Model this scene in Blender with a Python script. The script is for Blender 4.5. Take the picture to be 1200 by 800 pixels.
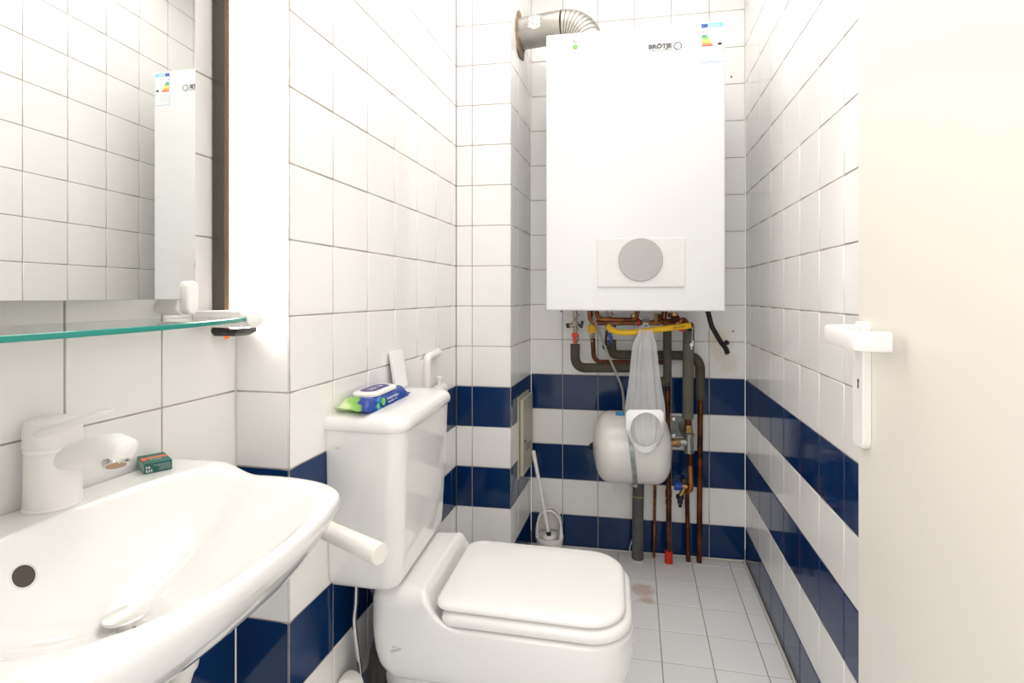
import bpy, bmesh, math, random
from mathutils import Vector, Matrix
random.seed(4)
for o in list(bpy.data.objects): bpy.data.objects.remove(o)
S = bpy.context.scene; COL = S.collection
PI = math.pi
# ------------------------------------------------------------------ camera
cam = bpy.data.cameras.new('camera'); cam.sensor_width = 36; cam.lens = 18.0
cam.shift_y = -(400-345.3)/1200; cam.clip_start = .02
co = bpy.data.objects.new('camera', cam); COL.objects.link(co)
co.location = (0, 0, 1.07705); co.rotation_euler = (PI/2, 0, .19591)
S.camera = co
# ------------------------------------------------------------------ world, lights, exposure
W = bpy.data.worlds.new('world'); S.world = W; W.use_nodes = True
W.node_tree.nodes['Background'].inputs[0].default_value = (1, .985, .97, 1)
W.node_tree.nodes['Background'].inputs[1].default_value = .95
def area(name, loc, size, power, rot, col=(1, .97, .93), sy=None):
    l = bpy.data.lights.new(name, 'AREA'); l.energy = power; l.color = col
    l.size = size
    if sy: l.shape = 'RECTANGLE'; l.size_y = sy
    o = bpy.data.objects.new(name, l); COL.objects.link(o); o.location = loc; o.rotation_euler = rot
    return o
area('ceiling_light', (.02, 1.18, 2.48), .85, 9.6, (0, 0, 0), (1, .98, .96), 1.3)
area('doorway_fill', (-.25, -.55, 1.5), 1.0, 7.0, (math.radians(86), 0, math.radians(-14)), (1, .98, .96), 1.2)  # added fill from the hallway side, stands for no lamp of the place
V = S.view_settings; V.view_transform = 'Standard'; V.look = 'None'; V.gamma = 1; V.use_curve_mapping = False
V.exposure = .42
# ------------------------------------------------------------------ materials
def mat(name, col, rough=.5, metal=0, spec=.5, noise=0, nscale=8, bump=0, bscale=30, emit=None, es=0, trans=0, alpha=1, ior=1.45, coat=0, col2=None):
    m = bpy.data.materials.new(name); m.use_nodes = True
    nt = m.node_tree; b = nt.nodes['Principled BSDF']
    b.inputs['Base Color'].default_value = (*col, 1); b.inputs['Roughness'].default_value = rough
    b.inputs['Metallic'].default_value = metal; b.inputs['Specular IOR Level'].default_value = spec
    b.inputs['IOR'].default_value = ior; b.inputs['Transmission Weight'].default_value = trans
    b.inputs['Alpha'].default_value = alpha; b.inputs['Coat Weight'].default_value = coat
    if emit: b.inputs['Emission Color'].default_value = (*emit, 1); b.inputs['Emission Strength'].default_value = es
    if noise or bump:
        tc = nt.nodes.new('ShaderNodeNewGeometry')
    if noise:
        n = nt.nodes.new('ShaderNodeTexNoise'); n.inputs['Scale'].default_value = nscale; n.inputs['Detail'].default_value = 5
        nt.links.new(tc.outputs['Position'], n.inputs['Vector'])
        r = nt.nodes.new('ShaderNodeMix'); r.data_type = 'RGBA'
        c2 = col2 if col2 else tuple(c*(1-noise) for c in col)
        r.inputs['A'].default_value = (*c2, 1); r.inputs['B'].default_value = (*col, 1)
        mr = nt.nodes.new('ShaderNodeMapRange'); mr.inputs['From Min'].default_value = .35; mr.inputs['From Max'].default_value = .65
        nt.links.new(n.outputs['Fac'], mr.inputs['Value']); nt.links.new(mr.outputs['Result'], r.inputs['Factor'])
        nt.links.new(r.outputs['Result'], b.inputs['Base Color'])
    if bump:
        n = nt.nodes.new('ShaderNodeTexNoise'); n.inputs['Scale'].default_value = bscale; n.inputs['Detail'].default_value = 3
        nt.links.new(tc.outputs['Position'], n.inputs['Vector'])
        bm = nt.nodes.new('ShaderNodeBump'); bm.inputs['Strength'].default_value = bump; bm.inputs['Distance'].default_value = .002
        nt.links.new(n.outputs['Fac'], bm.inputs['Height']); nt.links.new(bm.outputs['Normal'], b.inputs['Normal'])
    return m
def stained(name, base, spots, rough=.1, bump=.12, stain=(.55, .38, .18)):
    """glazed tile with stains of their own shape at fixed places of the wall or floor"""
    m = mat(name, base, rough, bump=bump, bscale=14)
    nt = m.node_tree; b = nt.nodes['Principled BSDF']
    g = nt.nodes.new('ShaderNodeNewGeometry'); last = None
    n = nt.nodes.new('ShaderNodeTexNoise'); n.inputs['Scale'].default_value = 38; n.inputs['Detail'].default_value = 6
    nt.links.new(g.outputs['Position'], n.inputs['Vector'])
    oi = nt.nodes.new('ShaderNodeObjectInfo')
    fac = None
    for (x, y, z, rx, ry, rz, st) in spots:
        sub = nt.nodes.new('ShaderNodeVectorMath'); sub.operation = 'SUBTRACT'; sub.inputs[1].default_value = (x, y, z)
        nt.links.new(g.outputs['Position'], sub.inputs[0])
        sc = nt.nodes.new('ShaderNodeVectorMath'); sc.operation = 'MULTIPLY'; sc.inputs[1].default_value = (1/rx, 1/ry, 1/rz)
        nt.links.new(sub.outputs[0], sc.inputs[0])
        le = nt.nodes.new('ShaderNodeVectorMath'); le.operation = 'LENGTH'; nt.links.new(sc.outputs[0], le.inputs[0])
        ad = nt.nodes.new('ShaderNodeMath'); ad.operation = 'MULTIPLY_ADD'; ad.inputs[1].default_value = 1.3
        nt.links.new(n.outputs['Fac'], ad.inputs[0]); nt.links.new(le.outputs['Value'], ad.inputs[2])
        mr = nt.nodes.new('ShaderNodeMapRange'); mr.inputs['From Min'].default_value = 1.75; mr.inputs['From Max'].default_value = 1.25
        mr.inputs['To Min'].default_value = 0; mr.inputs['To Max'].default_value = st
        nt.links.new(ad.outputs[0], mr.inputs['Value'])
        if fac is None: fac = mr.outputs['Result']
        else:
            mx = nt.nodes.new('ShaderNodeMath'); mx.operation = 'MAXIMUM'
            nt.links.new(fac, mx.inputs[0]); nt.links.new(mr.outputs['Result'], mx.inputs[1]); fac = mx.outputs[0]
    # slight firing differences between tiles
    hv = nt.nodes.new('ShaderNodeMapRange'); hv.inputs['To Min'].default_value = .965; hv.inputs['To Max'].default_value = 1.0
    nt.links.new(oi.outputs['Random'], hv.inputs['Value'])
    mu = nt.nodes.new('ShaderNodeVectorMath'); mu.operation = 'SCALE'; mu.inputs[0].default_value = base
    nt.links.new(hv.outputs['Result'], mu.inputs['Scale'])
    if fac is None: nt.links.new(mu.outputs[0], b.inputs['Base Color'])
    else:
        r = nt.nodes.new('ShaderNodeMix'); r.data_type = 'RGBA'
        r.inputs['B'].default_value = (*stain, 1); nt.links.new(fac, r.inputs['Factor'])
        nt.links.new(mu.outputs[0], r.inputs['A']); nt.links.new(r.outputs['Result'], b.inputs['Base Color'])
    return m
WT = stained('white_glaze', (.915, .90, .88), [(.425, 2.219, .865, .05, .05, .075, .30), (.46, 2.219, .80, .045, .05, .05, .22), (.40, 2.219, .90, .03, .05, .03, .25)], stain=(.62, .46, .24))
BT = stained('blue_glaze', (.002, .026, .105), [], rough=.08, bump=.1)
FT = stained('floor_glaze', (.87, .87, .87), [(.105, 1.925, 0, .045, .045, .03, .5), (.115, 1.862, 0, .035, .018, .03, .55)], rough=.22, stain=(.50, .27, .15))
GROUT = mat('grout', (.50, .455, .39), .95, noise=.25, nscale=40)
GROUTF = mat('floor_grout', (.42, .38, .32), .95, noise=.3, nscale=30)
PLASTER = mat('ceiling_paint', (.9, .88, .85), .9)
CERAM = mat('sanitary_ceramic', (.86, .85, .835), .07, coat=.4)
SEATM = mat('seat_plastic', (.88, .87, .85), .16)
WPL = mat('white_plastic', (.87, .845, .815), .28)
CREAMPL = mat('cream_plastic', (.83, .81, .755), .35)
DOORM = mat('door_lacquer', (.80, .765, .70), .38, bump=.15, bscale=6)
BOIL = mat('boiler_enamel', (.74, .74, .75), .25)
BOILP = mat('boiler_panel', (.73, .72, .71), .3)
GREYD = mat('grey_disc', (.40, .39, .38), .38, metal=.25)
MIRR = mat('mirror_silver', (.84, .85, .83), .0, metal=1)
DARKB = mat('dark_brown_gloss', (.05, .038, .03), .08, coat=.6)
BROWN = mat('brown_edge', (.23, .13, .075), .4)
BLACK = mat('black_plastic', (.012, .012, .013), .35)
RUBBER = mat('black_rubber', (.03, .027, .024), .6)
LAMP = mat('lamp_diffuser', (1, .97, .9), .4, emit=(1, .93, .86), es=17)
ORANGE = mat('orange_switch', (.9, .12, .01), .3, emit=(1, .15, .02), es=.6)
COPPER = mat('aged_copper', (.45, .17, .065), .38, metal=.85, noise=.75, nscale=22, col2=(.12, .045, .022))
COPPERD = mat('dark_copper', (.20, .06, .022), .42, metal=.7, noise=.6, nscale=18, col2=(.055, .02, .012))
INSU = mat('grey_brown_foam', (.092, .082, .060), .9, bump=.4, bscale=120, noise=.25, nscale=20)
INSUG = mat('grey_foam', (.125, .125, .125), .9, bump=.4, bscale=120, noise=.2, nscale=20)
INSUL = mat('light_grey_foam', (.155, .147, .120), .85, bump=.3, bscale=100, noise=.2, nscale=20)
BRASS = mat('brass', (.42, .27, .11), .35, metal=.9, noise=.3, nscale=60)
NICK = mat('nickel', (.45, .40, .34), .3, metal=.9, noise=.3, nscale=60)
CHROME = mat('chrome', (.58, .58, .58), .10, metal=1)
GALV = mat('galvanised', (.36, .39, .38), .45, metal=.7, noise=.3, nscale=50)
ALU = mat('flue_aluminium', (.52, .50, .46), .42, metal=.9, noise=.25, nscale=14, bump=.4, bscale=25)
FOIL = mat('foil_tape', (.85, .84, .8), .25, metal=.7, noise=.35, nscale=70, bump=1, bscale=150)
MORTAR = mat('brown_mortar', (.30, .23, .155), .95, noise=.35, nscale=60, bump=1, bscale=120)
RED = mat('red_plastic', (.72, .025, .015), .4)
YEL = mat('yellow_plastic', (.86, .55, .01), .38, noise=.2, nscale=30, col2=(.75, .42, .01))
BLUEP = mat('blue_plastic', (.01, .06, .35), .35)
TANKM = mat('tank_enamel', (.80, .78, .74), .2, noise=.06, nscale=9)
HOSEG = mat('grey_hose', (.30, .29, .26), .5)
BEIGE = mat('beige_metal', (.50, .475, .38), .45)
FILM = mat('bag_film', (.93, .94, .95), .3, trans=.25, alpha=.44, bump=.6, bscale=60)
FILMT = mat('bag_collar', (.93, .93, .91), .35)
GLASSG = mat('shelf_glass', (.90, .97, .95), .03, trans=1, ior=1.5)
GLASSE = mat('shelf_glass_edge', (.03, .36, .29), .15, trans=.25, ior=1.5)
PAPER = mat('white_paper', (.9, .89, .87), .8)
CHARC = mat('charcoal_print', (.02, .02, .02), .7)
GREYPR = mat('grey_print', (.13, .125, .125), .7)
LGREYPR = mat('light_grey_print', (.38, .38, .375), .7)
FAINT = mat('faint_print', (.55, .55, .545), .7)
WHITEPR = mat('white_print', (.9, .9, .88), .6)
def flat(name, c): return mat(name, c, .5)
# ------------------------------------------------------------------ object helpers
def link(name, me, m=None, parent=None, smooth=False, loc=None):
    o = bpy.data.objects.new(name, me); COL.objects.link(o)
    if m is not None and not me.materials: me.materials.append(m)
    if parent: o.parent = parent
    if loc: o.location = loc
    if smooth:
        for p in me.polygons: p.use_smooth = True
        try: me.set_sharp_from_angle(angle=math.radians(smooth if smooth > 1 else 40))
        except Exception: pass
    return o
def bobj(name, bm, m, parent=None, smooth=False, sub=0, bevel=0, seg=3):
    bmesh.ops.recalc_face_normals(bm, faces=bm.faces[:])
    me = bpy.data.meshes.new(name); bm.to_mesh(me); bm.free()
    o = link(name, me, m, parent, smooth)
    if bevel:
        md = o.modifiers.new('bevel', 'BEVEL'); md.width = bevel; md.segments = seg; md.limit_method = 'ANGLE'; md.angle_limit = math.radians(35)
        for p in me.polygons: p.use_smooth = True
        try: me.set_sharp_from_angle(angle=PI)
        except Exception: pass
        wn = o.modifiers.new('wn', 'WEIGHTED_NORMAL'); wn.keep_sharp = False
    if sub:
        md = o.modifiers.new('sub', 'SUBSURF'); md.levels = sub; md.render_levels = sub
    return o
def thing(name, label, cat, loc=(0, 0, 0), group=None):
    o = bpy.data.objects.new(name, None); COL.objects.link(o); o.location = loc; o.empty_display_size = .05
    o['label'] = label; o['category'] = cat
    if group: o['group'] = group
    return o
def tag(o, label, cat, group=None):
    o['label'] = label; o['category'] = cat
    if group: o['group'] = group
    return o
def base(o, loc):
    """shift the mesh data so that the object's origin is at loc while the geometry stays put"""
    o.data.transform(Matrix.Translation(-Vector(loc))); o.location = loc; return o
def under(root, objs):
    """children meshes are written in world space: undo the parent's offset"""
    for c in objs: c.matrix_parent_inverse = Matrix.Translation(-root.location)
def fix(root):
    for c in root.children:
        c.matrix_parent_inverse = Matrix.Translation(-root.location)
def add_box(bm, c, s, rot=None):
    g = bmesh.ops.create_cube(bm, size=1)['verts']
    for v in g:
        p = Vector((v.co.x*s[0], v.co.y*s[1], v.co.z*s[2]))
        if rot: p = rot @ p
        v.co = p + Vector(c)
    return g
def B(x0, x1, y0, y1, z0, z1, rot=None):
    bm = bmesh.new(); add_box(bm, ((x0+x1)/2, (y0+y1)/2, (z0+z1)/2), (x1-x0, y1-y0, z1-z0), rot); return bm
def frame_for(d):
    d = Vector(d).normalized(); up = Vector((0, 0, 1)) if abs(d.z) < .9 else Vector((0, 1, 0))
    a = d.cross(up).normalized(); b = d.cross(a).normalized(); return a, b
def lathe(axis0, axis1, prof, n=32, bm=None, cap=True, close=False):
    """revolve prof [(t along axis in metres, radius)] about the line from axis0 towards axis1"""
    bm = bm or bmesh.new(); p0 = Vector(axis0); d = (Vector(axis1)-p0).normalized(); a, b = frame_for(d)
    rings = []
    for t, r in prof:
        rings.append([bm.verts.new(p0+d*t+(a*math.cos(2*PI*i/n)+b*math.sin(2*PI*i/n))*max(r, 1e-5)) for i in range(n)])
    for k in range(len(rings)-1):
        for i in range(n): bm.faces.new((rings[k][i], rings[k][(i+1) % n], rings[k+1][(i+1) % n], rings[k+1][i]))
    if cap: bm.faces.new(rings[0]); bm.faces.new(rings[-1])
    return bm
def smooth_path(pts, k=8):
    P = [Vector(p) for p in pts]
    if len(P) < 3: return P
    out = []
    for i in range(len(P)-1):
        p0 = P[max(i-1, 0)]; p1 = P[i]; p2 = P[i+1]; p3 = P[min(i+2, len(P)-1)]
        for j in range(k):
            t = j/k
            out.append(.5*((2*p1)+(p2-p0)*t+(2*p0-5*p1+4*p2-p3)*t*t+(3*p1-p0-3*p2+p3)*t**3))
    out.append(P[-1]); return out
def fillet(pts, r, k=7):
    """polyline with its corners rounded to radius r: how pipes are bent"""
    P = [Vector(p) for p in pts]; out = [P[0]]
    for i in range(1, len(P)-1):
        a = (P[i-1]-P[i]); b = (P[i+1]-P[i]); rr = min(r, a.length*.49, b.length*.49)
        s = P[i]+a.normalized()*rr; e = P[i]+b.normalized()*rr
        for j in range(k+1):
            t = j/k; out.append(s*(1-t)**2+P[i]*2*t*(1-t)+e*t*t)
    out.append(P[-1]); return out
def tube(path, r, n=14, bm=None, cap=True, rf=None, sq=None):
    bm = bm or bmesh.new(); P = [Vector(p) for p in path]; rings = []; a = None
    for i, p in enumerate(P):
        d = (P[min(i+1, len(P)-1)]-P[max(i-1, 0)]).normalized()
        if a is None: a, b = frame_for(d)
        else:
            a = (a-d*a.dot(d)).normalized(); b = d.cross(a).normalized()
        rr = rf(i/(len(P)-1), i) if rf else r
        rings.append([bm.verts.new(p+(a*math.cos(2*PI*j/n)+b*math.sin(2*PI*j/n))*rr) for j in range(n)])
    for k in range(len(rings)-1):
        for i in range(n): bm.faces.new((rings[k][i], rings[k][(i+1) % n], rings[k+1][(i+1) % n], rings[k+1][i]))
    if cap: bm.faces.new(rings[0]); bm.faces.new(rings[-1])
    return bm
def strip_path(path, side, w, h, bm=None):
    """sweep a w x h rectangle (h vertical) along a horizontal path with rounded long edges"""
    bm = bm or bmesh.new(); P = [Vector(p) for p in path]; rings = []; c = min(w, h)*.3
    prof = [(-w/2, -h/2+c), (-w/2+c*.3, -h/2+c*.3), (-w/2+c, -h/2), (w/2-c, -h/2), (w/2-c*.3, -h/2+c*.3), (w/2, -h/2+c), (w/2, h/2-c), (w/2-c*.3, h/2-c*.3), (w/2-c, h/2), (-w/2+c, h/2), (-w/2+c*.3, h/2-c*.3), (-w/2, h/2-c)]
    for i, p in enumerate(P):
        d = (P[min(i+1, len(P)-1)]-P[max(i-1, 0)]).normalized(); s = Vector((d.y, -d.x, 0)).normalized()
        rings.append([bm.verts.new(p+s*u+Vector((0, 0, v))) for u, v in prof])
    n = len(prof)
    for k in range(len(rings)-1):
        for i in range(n): bm.faces.new((rings[k][i], rings[k][(i+1) % n], rings[k+1][(i+1) % n], rings[k+1][i]))
    bm.faces.new(rings[0]); bm.faces.new(rings[-1]); return bm
def rrect(x0, x1, y0, y1, r, rb=None, k=8):
    """plan of a rounded rectangle; rb = radius of the two corners at x0, r = of those at x1"""
    rb = r if rb is None else rb; out = []
    m = min((y1-y0)/2, (x1-x0)/2)*.999; r = min(r, m); rb = min(rb, m)
    for cx, cy, a0, rr in ((x1-r, y1-r, 0, r), (x0+rb, y1-rb, 90, rb), (x0+rb, y0+rb, 180, rb), (x1-r, y0+r, 270, r)):
        for j in range(k+1):
            a = math.radians(a0+90*j/k); out.append((cx+rr*math.cos(a), cy+rr*math.sin(a)))
    return out
def loft(secs, bm=None, cap=True):
    bm = bm or bmesh.new(); rings = [[bm.verts.new(Vector(p)) for p in s] for s in secs]; n = len(rings[0])
    for k in range(len(rings)-1):
        for i in range(n): bm.faces.new((rings[k][i], rings[k][(i+1) % n], rings[k+1][(i+1) % n], rings[k+1][i]))
    if cap: bm.faces.new(rings[0]); bm.faces.new(rings[-1])
    return bm
DG = None
def text(s, size, m, name, parent, M4, align='LEFT', depth=.0002, squeeze=1.0, font_bold=0, width=0):
    c = bpy.data.curves.new(name, 'FONT'); c.body = s; c.size = size; c.align_x = align; c.extrude = depth; c.resolution_u = 2; c.offset = font_bold
    t = bpy.data.objects.new(name, c); COL.objects.link(t)
    bpy.context.view_layer.update()
    me = bpy.data.meshes.new_from_object(t.evaluated_get(bpy.context.evaluated_depsgraph_get()))
    bpy.data.objects.remove(t)
    if width: squeeze = width/max(v.co.x for v in me.vertices)
    me.transform(Matrix.Diagonal((squeeze, 1, 1, 1))); me.transform(M4); me.materials.clear()
    o = link(name, me, m, parent); return o
def plane_mat(origin, right, up):
    r = Vector(right).normalized(); u = Vector(up).normalized(); n = r.cross(u)
    M4 = Matrix((( r.x, u.x, n.x, origin[0]), (r.y, u.y, n.y, origin[1]), (r.z, u.z, n.z, origin[2]), (0, 0, 0, 1)))
    return M4
def scribble(name, parent, m, M4, w, h, seed, gap=.25):
    """lettering too small to read in the photograph: a line of letter-like strokes w x h"""
    r = random.Random(seed); bm = bmesh.new(); x = 0
    while x < w:
        cw = h*r.uniform(.45, .75)
        if x+cw > w: break
        k = r.choice((0, 1, 2, 3)); b_ = h*.22
        parts = [(0, b_, 0, h)] if k != 3 else [(0, b_, 0, h*.7)]
        if k in (0, 2): parts.append((cw-b_, cw, 0, h*.7))
        if k in (0, 1): parts.append((0, cw, h*.5, h*.5+b_*.8))
        if k in (1, 3): parts.append((0, cw, 0, b_*.8))
        for x0, x1, y0, y1 in parts: bm.faces.new([bm.verts.new(M4 @ Vector((x+a, b, .0001))) for a, b in ((x0, y0), (x1, y0), (x1, y1), (x0, y1))])
        x += cw+h*gap*(1 if r.random() > .18 else 3)
    o = bobj(name, bm, m, parent); o['kind'] = 'stuff'; return o
# ------------------------------------------------------------------ room shell: walls with single tiles
Pt = dict(SK0=(-.7929, .1018), SK=(-.7412, .8968), LK=(-.6221, .8968), LB=(-.5801, 1.8472), CR=(-.3718, 1.8549), CB=(-.3509, 2.1966), BR=(.5231, 2.2207), RF=(.4883, 1.2253))
ZT = 2.5
def lerp2(a, b, t): return (a[0]+(b[0]-a[0])*t, a[1]+(b[1]-a[1])*t)
RN = lerp2(Pt['BR'], Pt['RF'], (2.2207-.1018)/(2.2207-1.2253))   # right wall carried on to the doorway
rows = [(0, .135, 1)]+[(.735+.15*(r), .735+.15*(r+1), 1 if r in (-1, -3) else 0) for r in range(-4, 11)]+[(2.385, ZT, 0)]
tile_mesh = {}
def tile_data(w, h, m):
    key = (round(w, 3), round(h, 3), m.name)
    if key in tile_mesh: return tile_mesh[key]
    g = .0014; bv = .0016; me = bpy.data.meshes.new('tile')
    def ring(i, y): x0, x1, z0, z1 = -w/2+g+i, w/2-g-i, -h/2+g+i, h/2-g-i; return [(x0, y, z0), (x1, y, z0), (x1, y, z1), (x0, y, z1)]
    v = ring(0, .004)+ring(0, .0009)+ring(bv*.4, .0003)+ring(bv, 0)
    f = []
    for k in range(3):
        for i in range(4): f.append((k*4+i, k*4+(i+1) % 4, k*4+4+(i+1) % 4, k*4+4+i))
    f.append((12, 13, 14, 15)); me.from_pydata(v, [], f); me.materials.append(m)
    for p in me.polygons: p.use_smooth = p.index < 12
    tile_mesh[key] = me; return me
def tiled_wall(name, A, Bp, cols, thick=.06):
    """A -> B runs left to right seen from inside the room; cols = distances of the joints from A"""
    A = Vector((*A, 0)); Bv = Vector((*Bp, 0)); d = (Bv-A); L = d.length; d.normalize()
    out = Vector((-d.y, d.x, 0))                        # points out of the room (away from the viewer)
    ang = math.atan2(d.y, d.x)
    bm = bmesh.new(); add_box(bm, (L/2, .0016+thick/2, ZT/2), (L, thick, ZT))
    w = bobj(name, bm, GROUT); w['kind'] = 'structure'; w.location = A; w.rotation_euler.z = ang
    edges = [0]+sorted(c for c in cols if .004 < c < L-.004)+[L]
    for a, b in zip(edges[:-1], edges[1:]):
        for z0, z1, blue in rows:
            me = tile_data(b-a, z1-z0, BT if blue else WT)
            o = bpy.data.objects.new('tile', me); COL.objects.link(o); o.parent = w
            o.location = ((a+b)/2, 0, (z0+z1)/2)
            o.rotation_euler = (random.gauss(0, .0011), 0, random.gauss(0, .0011))
    return w
def dist(a, b): return math.hypot(a[0]-b[0], a[1]-b[1])
Lr = dist(Pt['BR'], RN)
tiled_wall('wall_back', Pt['CB'], Pt['BR'], [.136+.15*k for k in range(6)])
tiled_wall('wall_right', Pt['BR'], RN, [(2.2207-1.2253-.15*k)/(2.2207-.1018)*Lr for k in range(-8, 8)])
tiled_wall('wall_left', Pt['LK'], Pt['LB'], [.15*k for k in range(1, 8)])
tiled_wall('wall_left_chase_front', Pt['LB'], Pt['CR'], [.061])
tiled_wall('wall_left_chase_side', Pt['CR'], Pt['CB'], [.11, .26])
Ls = dist(Pt['SK0'], Pt['SK'])
tiled_wall('wall_sink', Pt['SK0'], Pt['SK'], [Ls-.16-.15*k for k in range(6)])
tiled_wall('wall_left_ledge', Pt['SK'], Pt['LK'], [])
# masonry behind the ledge and the chase, so that the shell is closed
for nm, x0, x1, y0, y1 in (('wall_left_ledge_core', -.86, -.69, .96, 1.95), ('wall_left_chase_core', -.70, -.436, 1.92, 2.26)):
    o = bobj(nm, B(x0, x1, y0, y1, 0, ZT), PLASTER); o['kind'] = 'structure'
# front wall with the doorway the photograph is taken from
bm = bmesh.new(); add_box(bm, (-.635, .06, ZT/2), (.49, .08, ZT)); add_box(bm, (.08, .06, 2.3), (.94, .08, .4)); add_box(bm, (.56, .06, ZT/2), (.14, .08, ZT))
o = bobj('wall_front', bm, PLASTER); o['kind'] = 'structure'
o = bobj('ceiling', B(-.95, .75, .02, 2.32, ZT, ZT+.05), PLASTER); o['kind'] = 'structure'
# floor: joints run parallel to the side walls
fl = bobj('floor', B(-.95, .75, -.15, 2.32, -.05, -.0016), GROUTF); fl['kind'] = 'structure'
fm = {}
def floor_tile(x0, x1, y0, y1, shear):
    key = (round(x1-x0, 3), round(y1-y0, 3))
    if key not in fm:
        w, h = x1-x0, y1-y0; g = .0015; me = bpy.data.meshes.new('tile')
        def ring(i, z): a, b, c, d = -w/2+g+i, w/2-g-i, -h/2+g+i, h/2-g-i; return [(p+shear*q, q, z) for p, q in ((a, c), (b, c), (b, d), (a, d))]
        v = ring(0, -.004)+ring(0, -.0008)+ring(.0012, 0); f = []
        for k in range(2):
            for i in range(4): f.append((k*4+i, k*4+(i+1) % 4, k*4+4+(i+1) % 4, k*4+4+i))
        f.append((8, 9, 10, 11)); me.from_pydata(v, [], f); me.materials.append(FT); fm[key] = me
    o = bpy.data.objects.new('tile', fm[key]); COL.objects.link(o); o.parent = fl
    cy = (y0+y1)/2; o.location = ((x0+x1)/2+shear*(cy-2.0), cy, 0)
    o.rotation_euler = (random.gauss(0, .0008), random.gauss(0, .0008), 0)
def right_x(y): return .5231-(2.2207-y)*.035-.009
ys = [2.196]+[2.148-.1467*k for k in range(15)]
xs = [.157+.1453*k for k in range(-6, 3)]
for k in range(len(ys)-1):
    y1, y0 = ys[k], ys[k+1]; cy = (y0+y1)/2
    for i in range(len(xs)):
        x0 = xs[i]; x1 = xs[i+1] if i+1 < len(xs) else round(right_x(cy)-.040*(cy-2.0), 3)
        xc = x0+.04*(cy-2)
        if cy > 1.85 and x1+.04*(cy-2) < -.33: continue
        if x1 < -.55 and cy > .9: continue
        floor_tile(x0, x1, y0, y1, .04)
# pale sealant between the floor tiles and the wall foot
SEAL = mat('sealant', (.66, .63, .57), .6)
bm = bmesh.new()
d = (Vector((*Pt['BR'], 0))-Vector((*Pt['CB'], 0)))
for a, b, off in ((Pt['CB'], Pt['BR'], (0, -.006)), ((Pt['BR'][0]-.004, Pt['BR'][1]), (RN[0]-.004, RN[1]), (-.001, 0)), (Pt['CR'], Pt['CB'], (.004, 0))):
    p = [Vector((a[0]+off[0], a[1]+off[1], 0)), Vector((b[0]+off[0], b[1]+off[1], 0))]; tube(p, .0042, 8, bm)
o = bobj('trim_1', bm, SEAL, smooth=True); o['kind'] = 'structure'
# strip of cut floor tile along the back wall
bm = B(-.33, .505, 2.1975, 2.214, -.004, -.0004); o = bobj('trim_2', bm, SEAL); o['kind'] = 'structure'
# drilled holes
for k, (x, y, z, nrm, r) in enumerate(((.477, 2.2165, .929, (0, 1, 0), .0032), (.470, 2.2165, 1.964, (0, 1, 0), .0032))):
    bm = lathe((x, y, z), (x, y+1, z), [(0, r), (.004, r)], 12)
    o = bobj('drill_hole', bm, BLACK); base(o, (x, y, z))
    tag(o, ['small dark drill hole in the white tile right of the hanging black cable', 'small dark drill hole in the white tile right of the boiler label'][k], 'hole', 'drill holes in the back wall')
# ------------------------------------------------------------------ door leaf, folded against the right wall
dr = bobj('door_1', B(0, .04, -.80, 0, .008, 2.05), DOORM, bevel=.0015, seg=2); dr['kind'] = 'structure'
dr.location = (.4395, 1.0435, 0); dr.rotation_euler.z = math.radians(-1.0)
hp = bobj('handle_plate', loft([[(-.0005-0*a, y, z) for y, z in rrect(-.052, -.009, .806, 1.03, .016)] , [(-.011, y, z) for y, z in rrect(-.052, -.009, .806, 1.03, .016)], [(-.0135, y, z) for y, z in rrect(-.0495, -.0115, .8085, 1.0275, .0135)]] if (a := 1) else None), WPL, dr, smooth=35)
kh = bmesh.new(); lathe((-.0130, -.034, .925), (-.0142, -.034, .925), [(0, .0030), (.0011, .0030)], 12, kh); add_box(kh, (-.0136, -.034, .918), (.0011, .0032, .013))
bobj('keyhole', kh, CHARC, hp)
lev = strip_path(fillet([(-.010, -.030, 1.008), (-.062, -.030, 1.008), (-.062, -.158, 1.004), (-.020, -.158, 1.004)], .017, 8), 0, .017, .032)
bobj('door_lever', lev, WPL, dr, smooth=40)
# ------------------------------------------------------------------ boiler on the back wall
bo = thing('gas_boiler', 'large white wall-hung gas boiler with a round grey dial', 'boiler', (.063, 1.9, 1.02))
fd = Vector((.874, .0241, 0)).normalized(); fn = Vector((fd.y, -fd.x, 0))        # fn points to the viewer
def BP(s, o, z): v = Vector((-.224, 1.719, z))+fd*s+fn*o; return v               # s along the front, o out of the front
WB = .574; Z0, Z1 = 1.0235, 1.9545
def bbox(s0, s1, o0, o1, z0, z1):
    bm = bmesh.new(); vs = [bm.verts.new(BP(s, o, z)) for z in (z0, z1) for s, o in ((s0, o0), (s1, o0), (s1, o1), (s0, o1))]
    for f in ((0, 1, 2, 3), (4, 5, 6, 7), (0, 1, 5, 4), (1, 2, 6, 5), (2, 3, 7, 6), (3, 0, 4, 7)): bm.faces.new([vs[i] for i in f])
    return bm
ca = bobj('casing', bbox(0, WB, 0, -.38, Z0, Z1), BOIL, bo, bevel=.006, seg=4)
bobj('mounting_frame', bbox(.05, WB-.05, -.38, -.4735, Z0+.12, Z1-.05), GALV, bo)
pn_ = bobj('control_panel', bbox(.171, .450, .004, -.002, 1.101, 1.262), BOILP, bo, bevel=.0015, seg=2)
disc = lathe(BP(.310, .004, 1.1915), BP(.310, 1, 1.1915), [(0, .0705), (.0035, .0705), (.005, .069), (.0052, .0)], 64)
bobj('dial_cover', disc, GREYD, bo, smooth=40)
bobj('panel_line', bbox(.1735, .4475, .0046, .0038, 1.1035, 1.1043), LGREYPR, pn_)  # thin grey line just above the panel's lower edge
FM = lambda s, z, o=.0003: plane_mat(BP(s, o, z), fd, (0, 0, 1))
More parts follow.
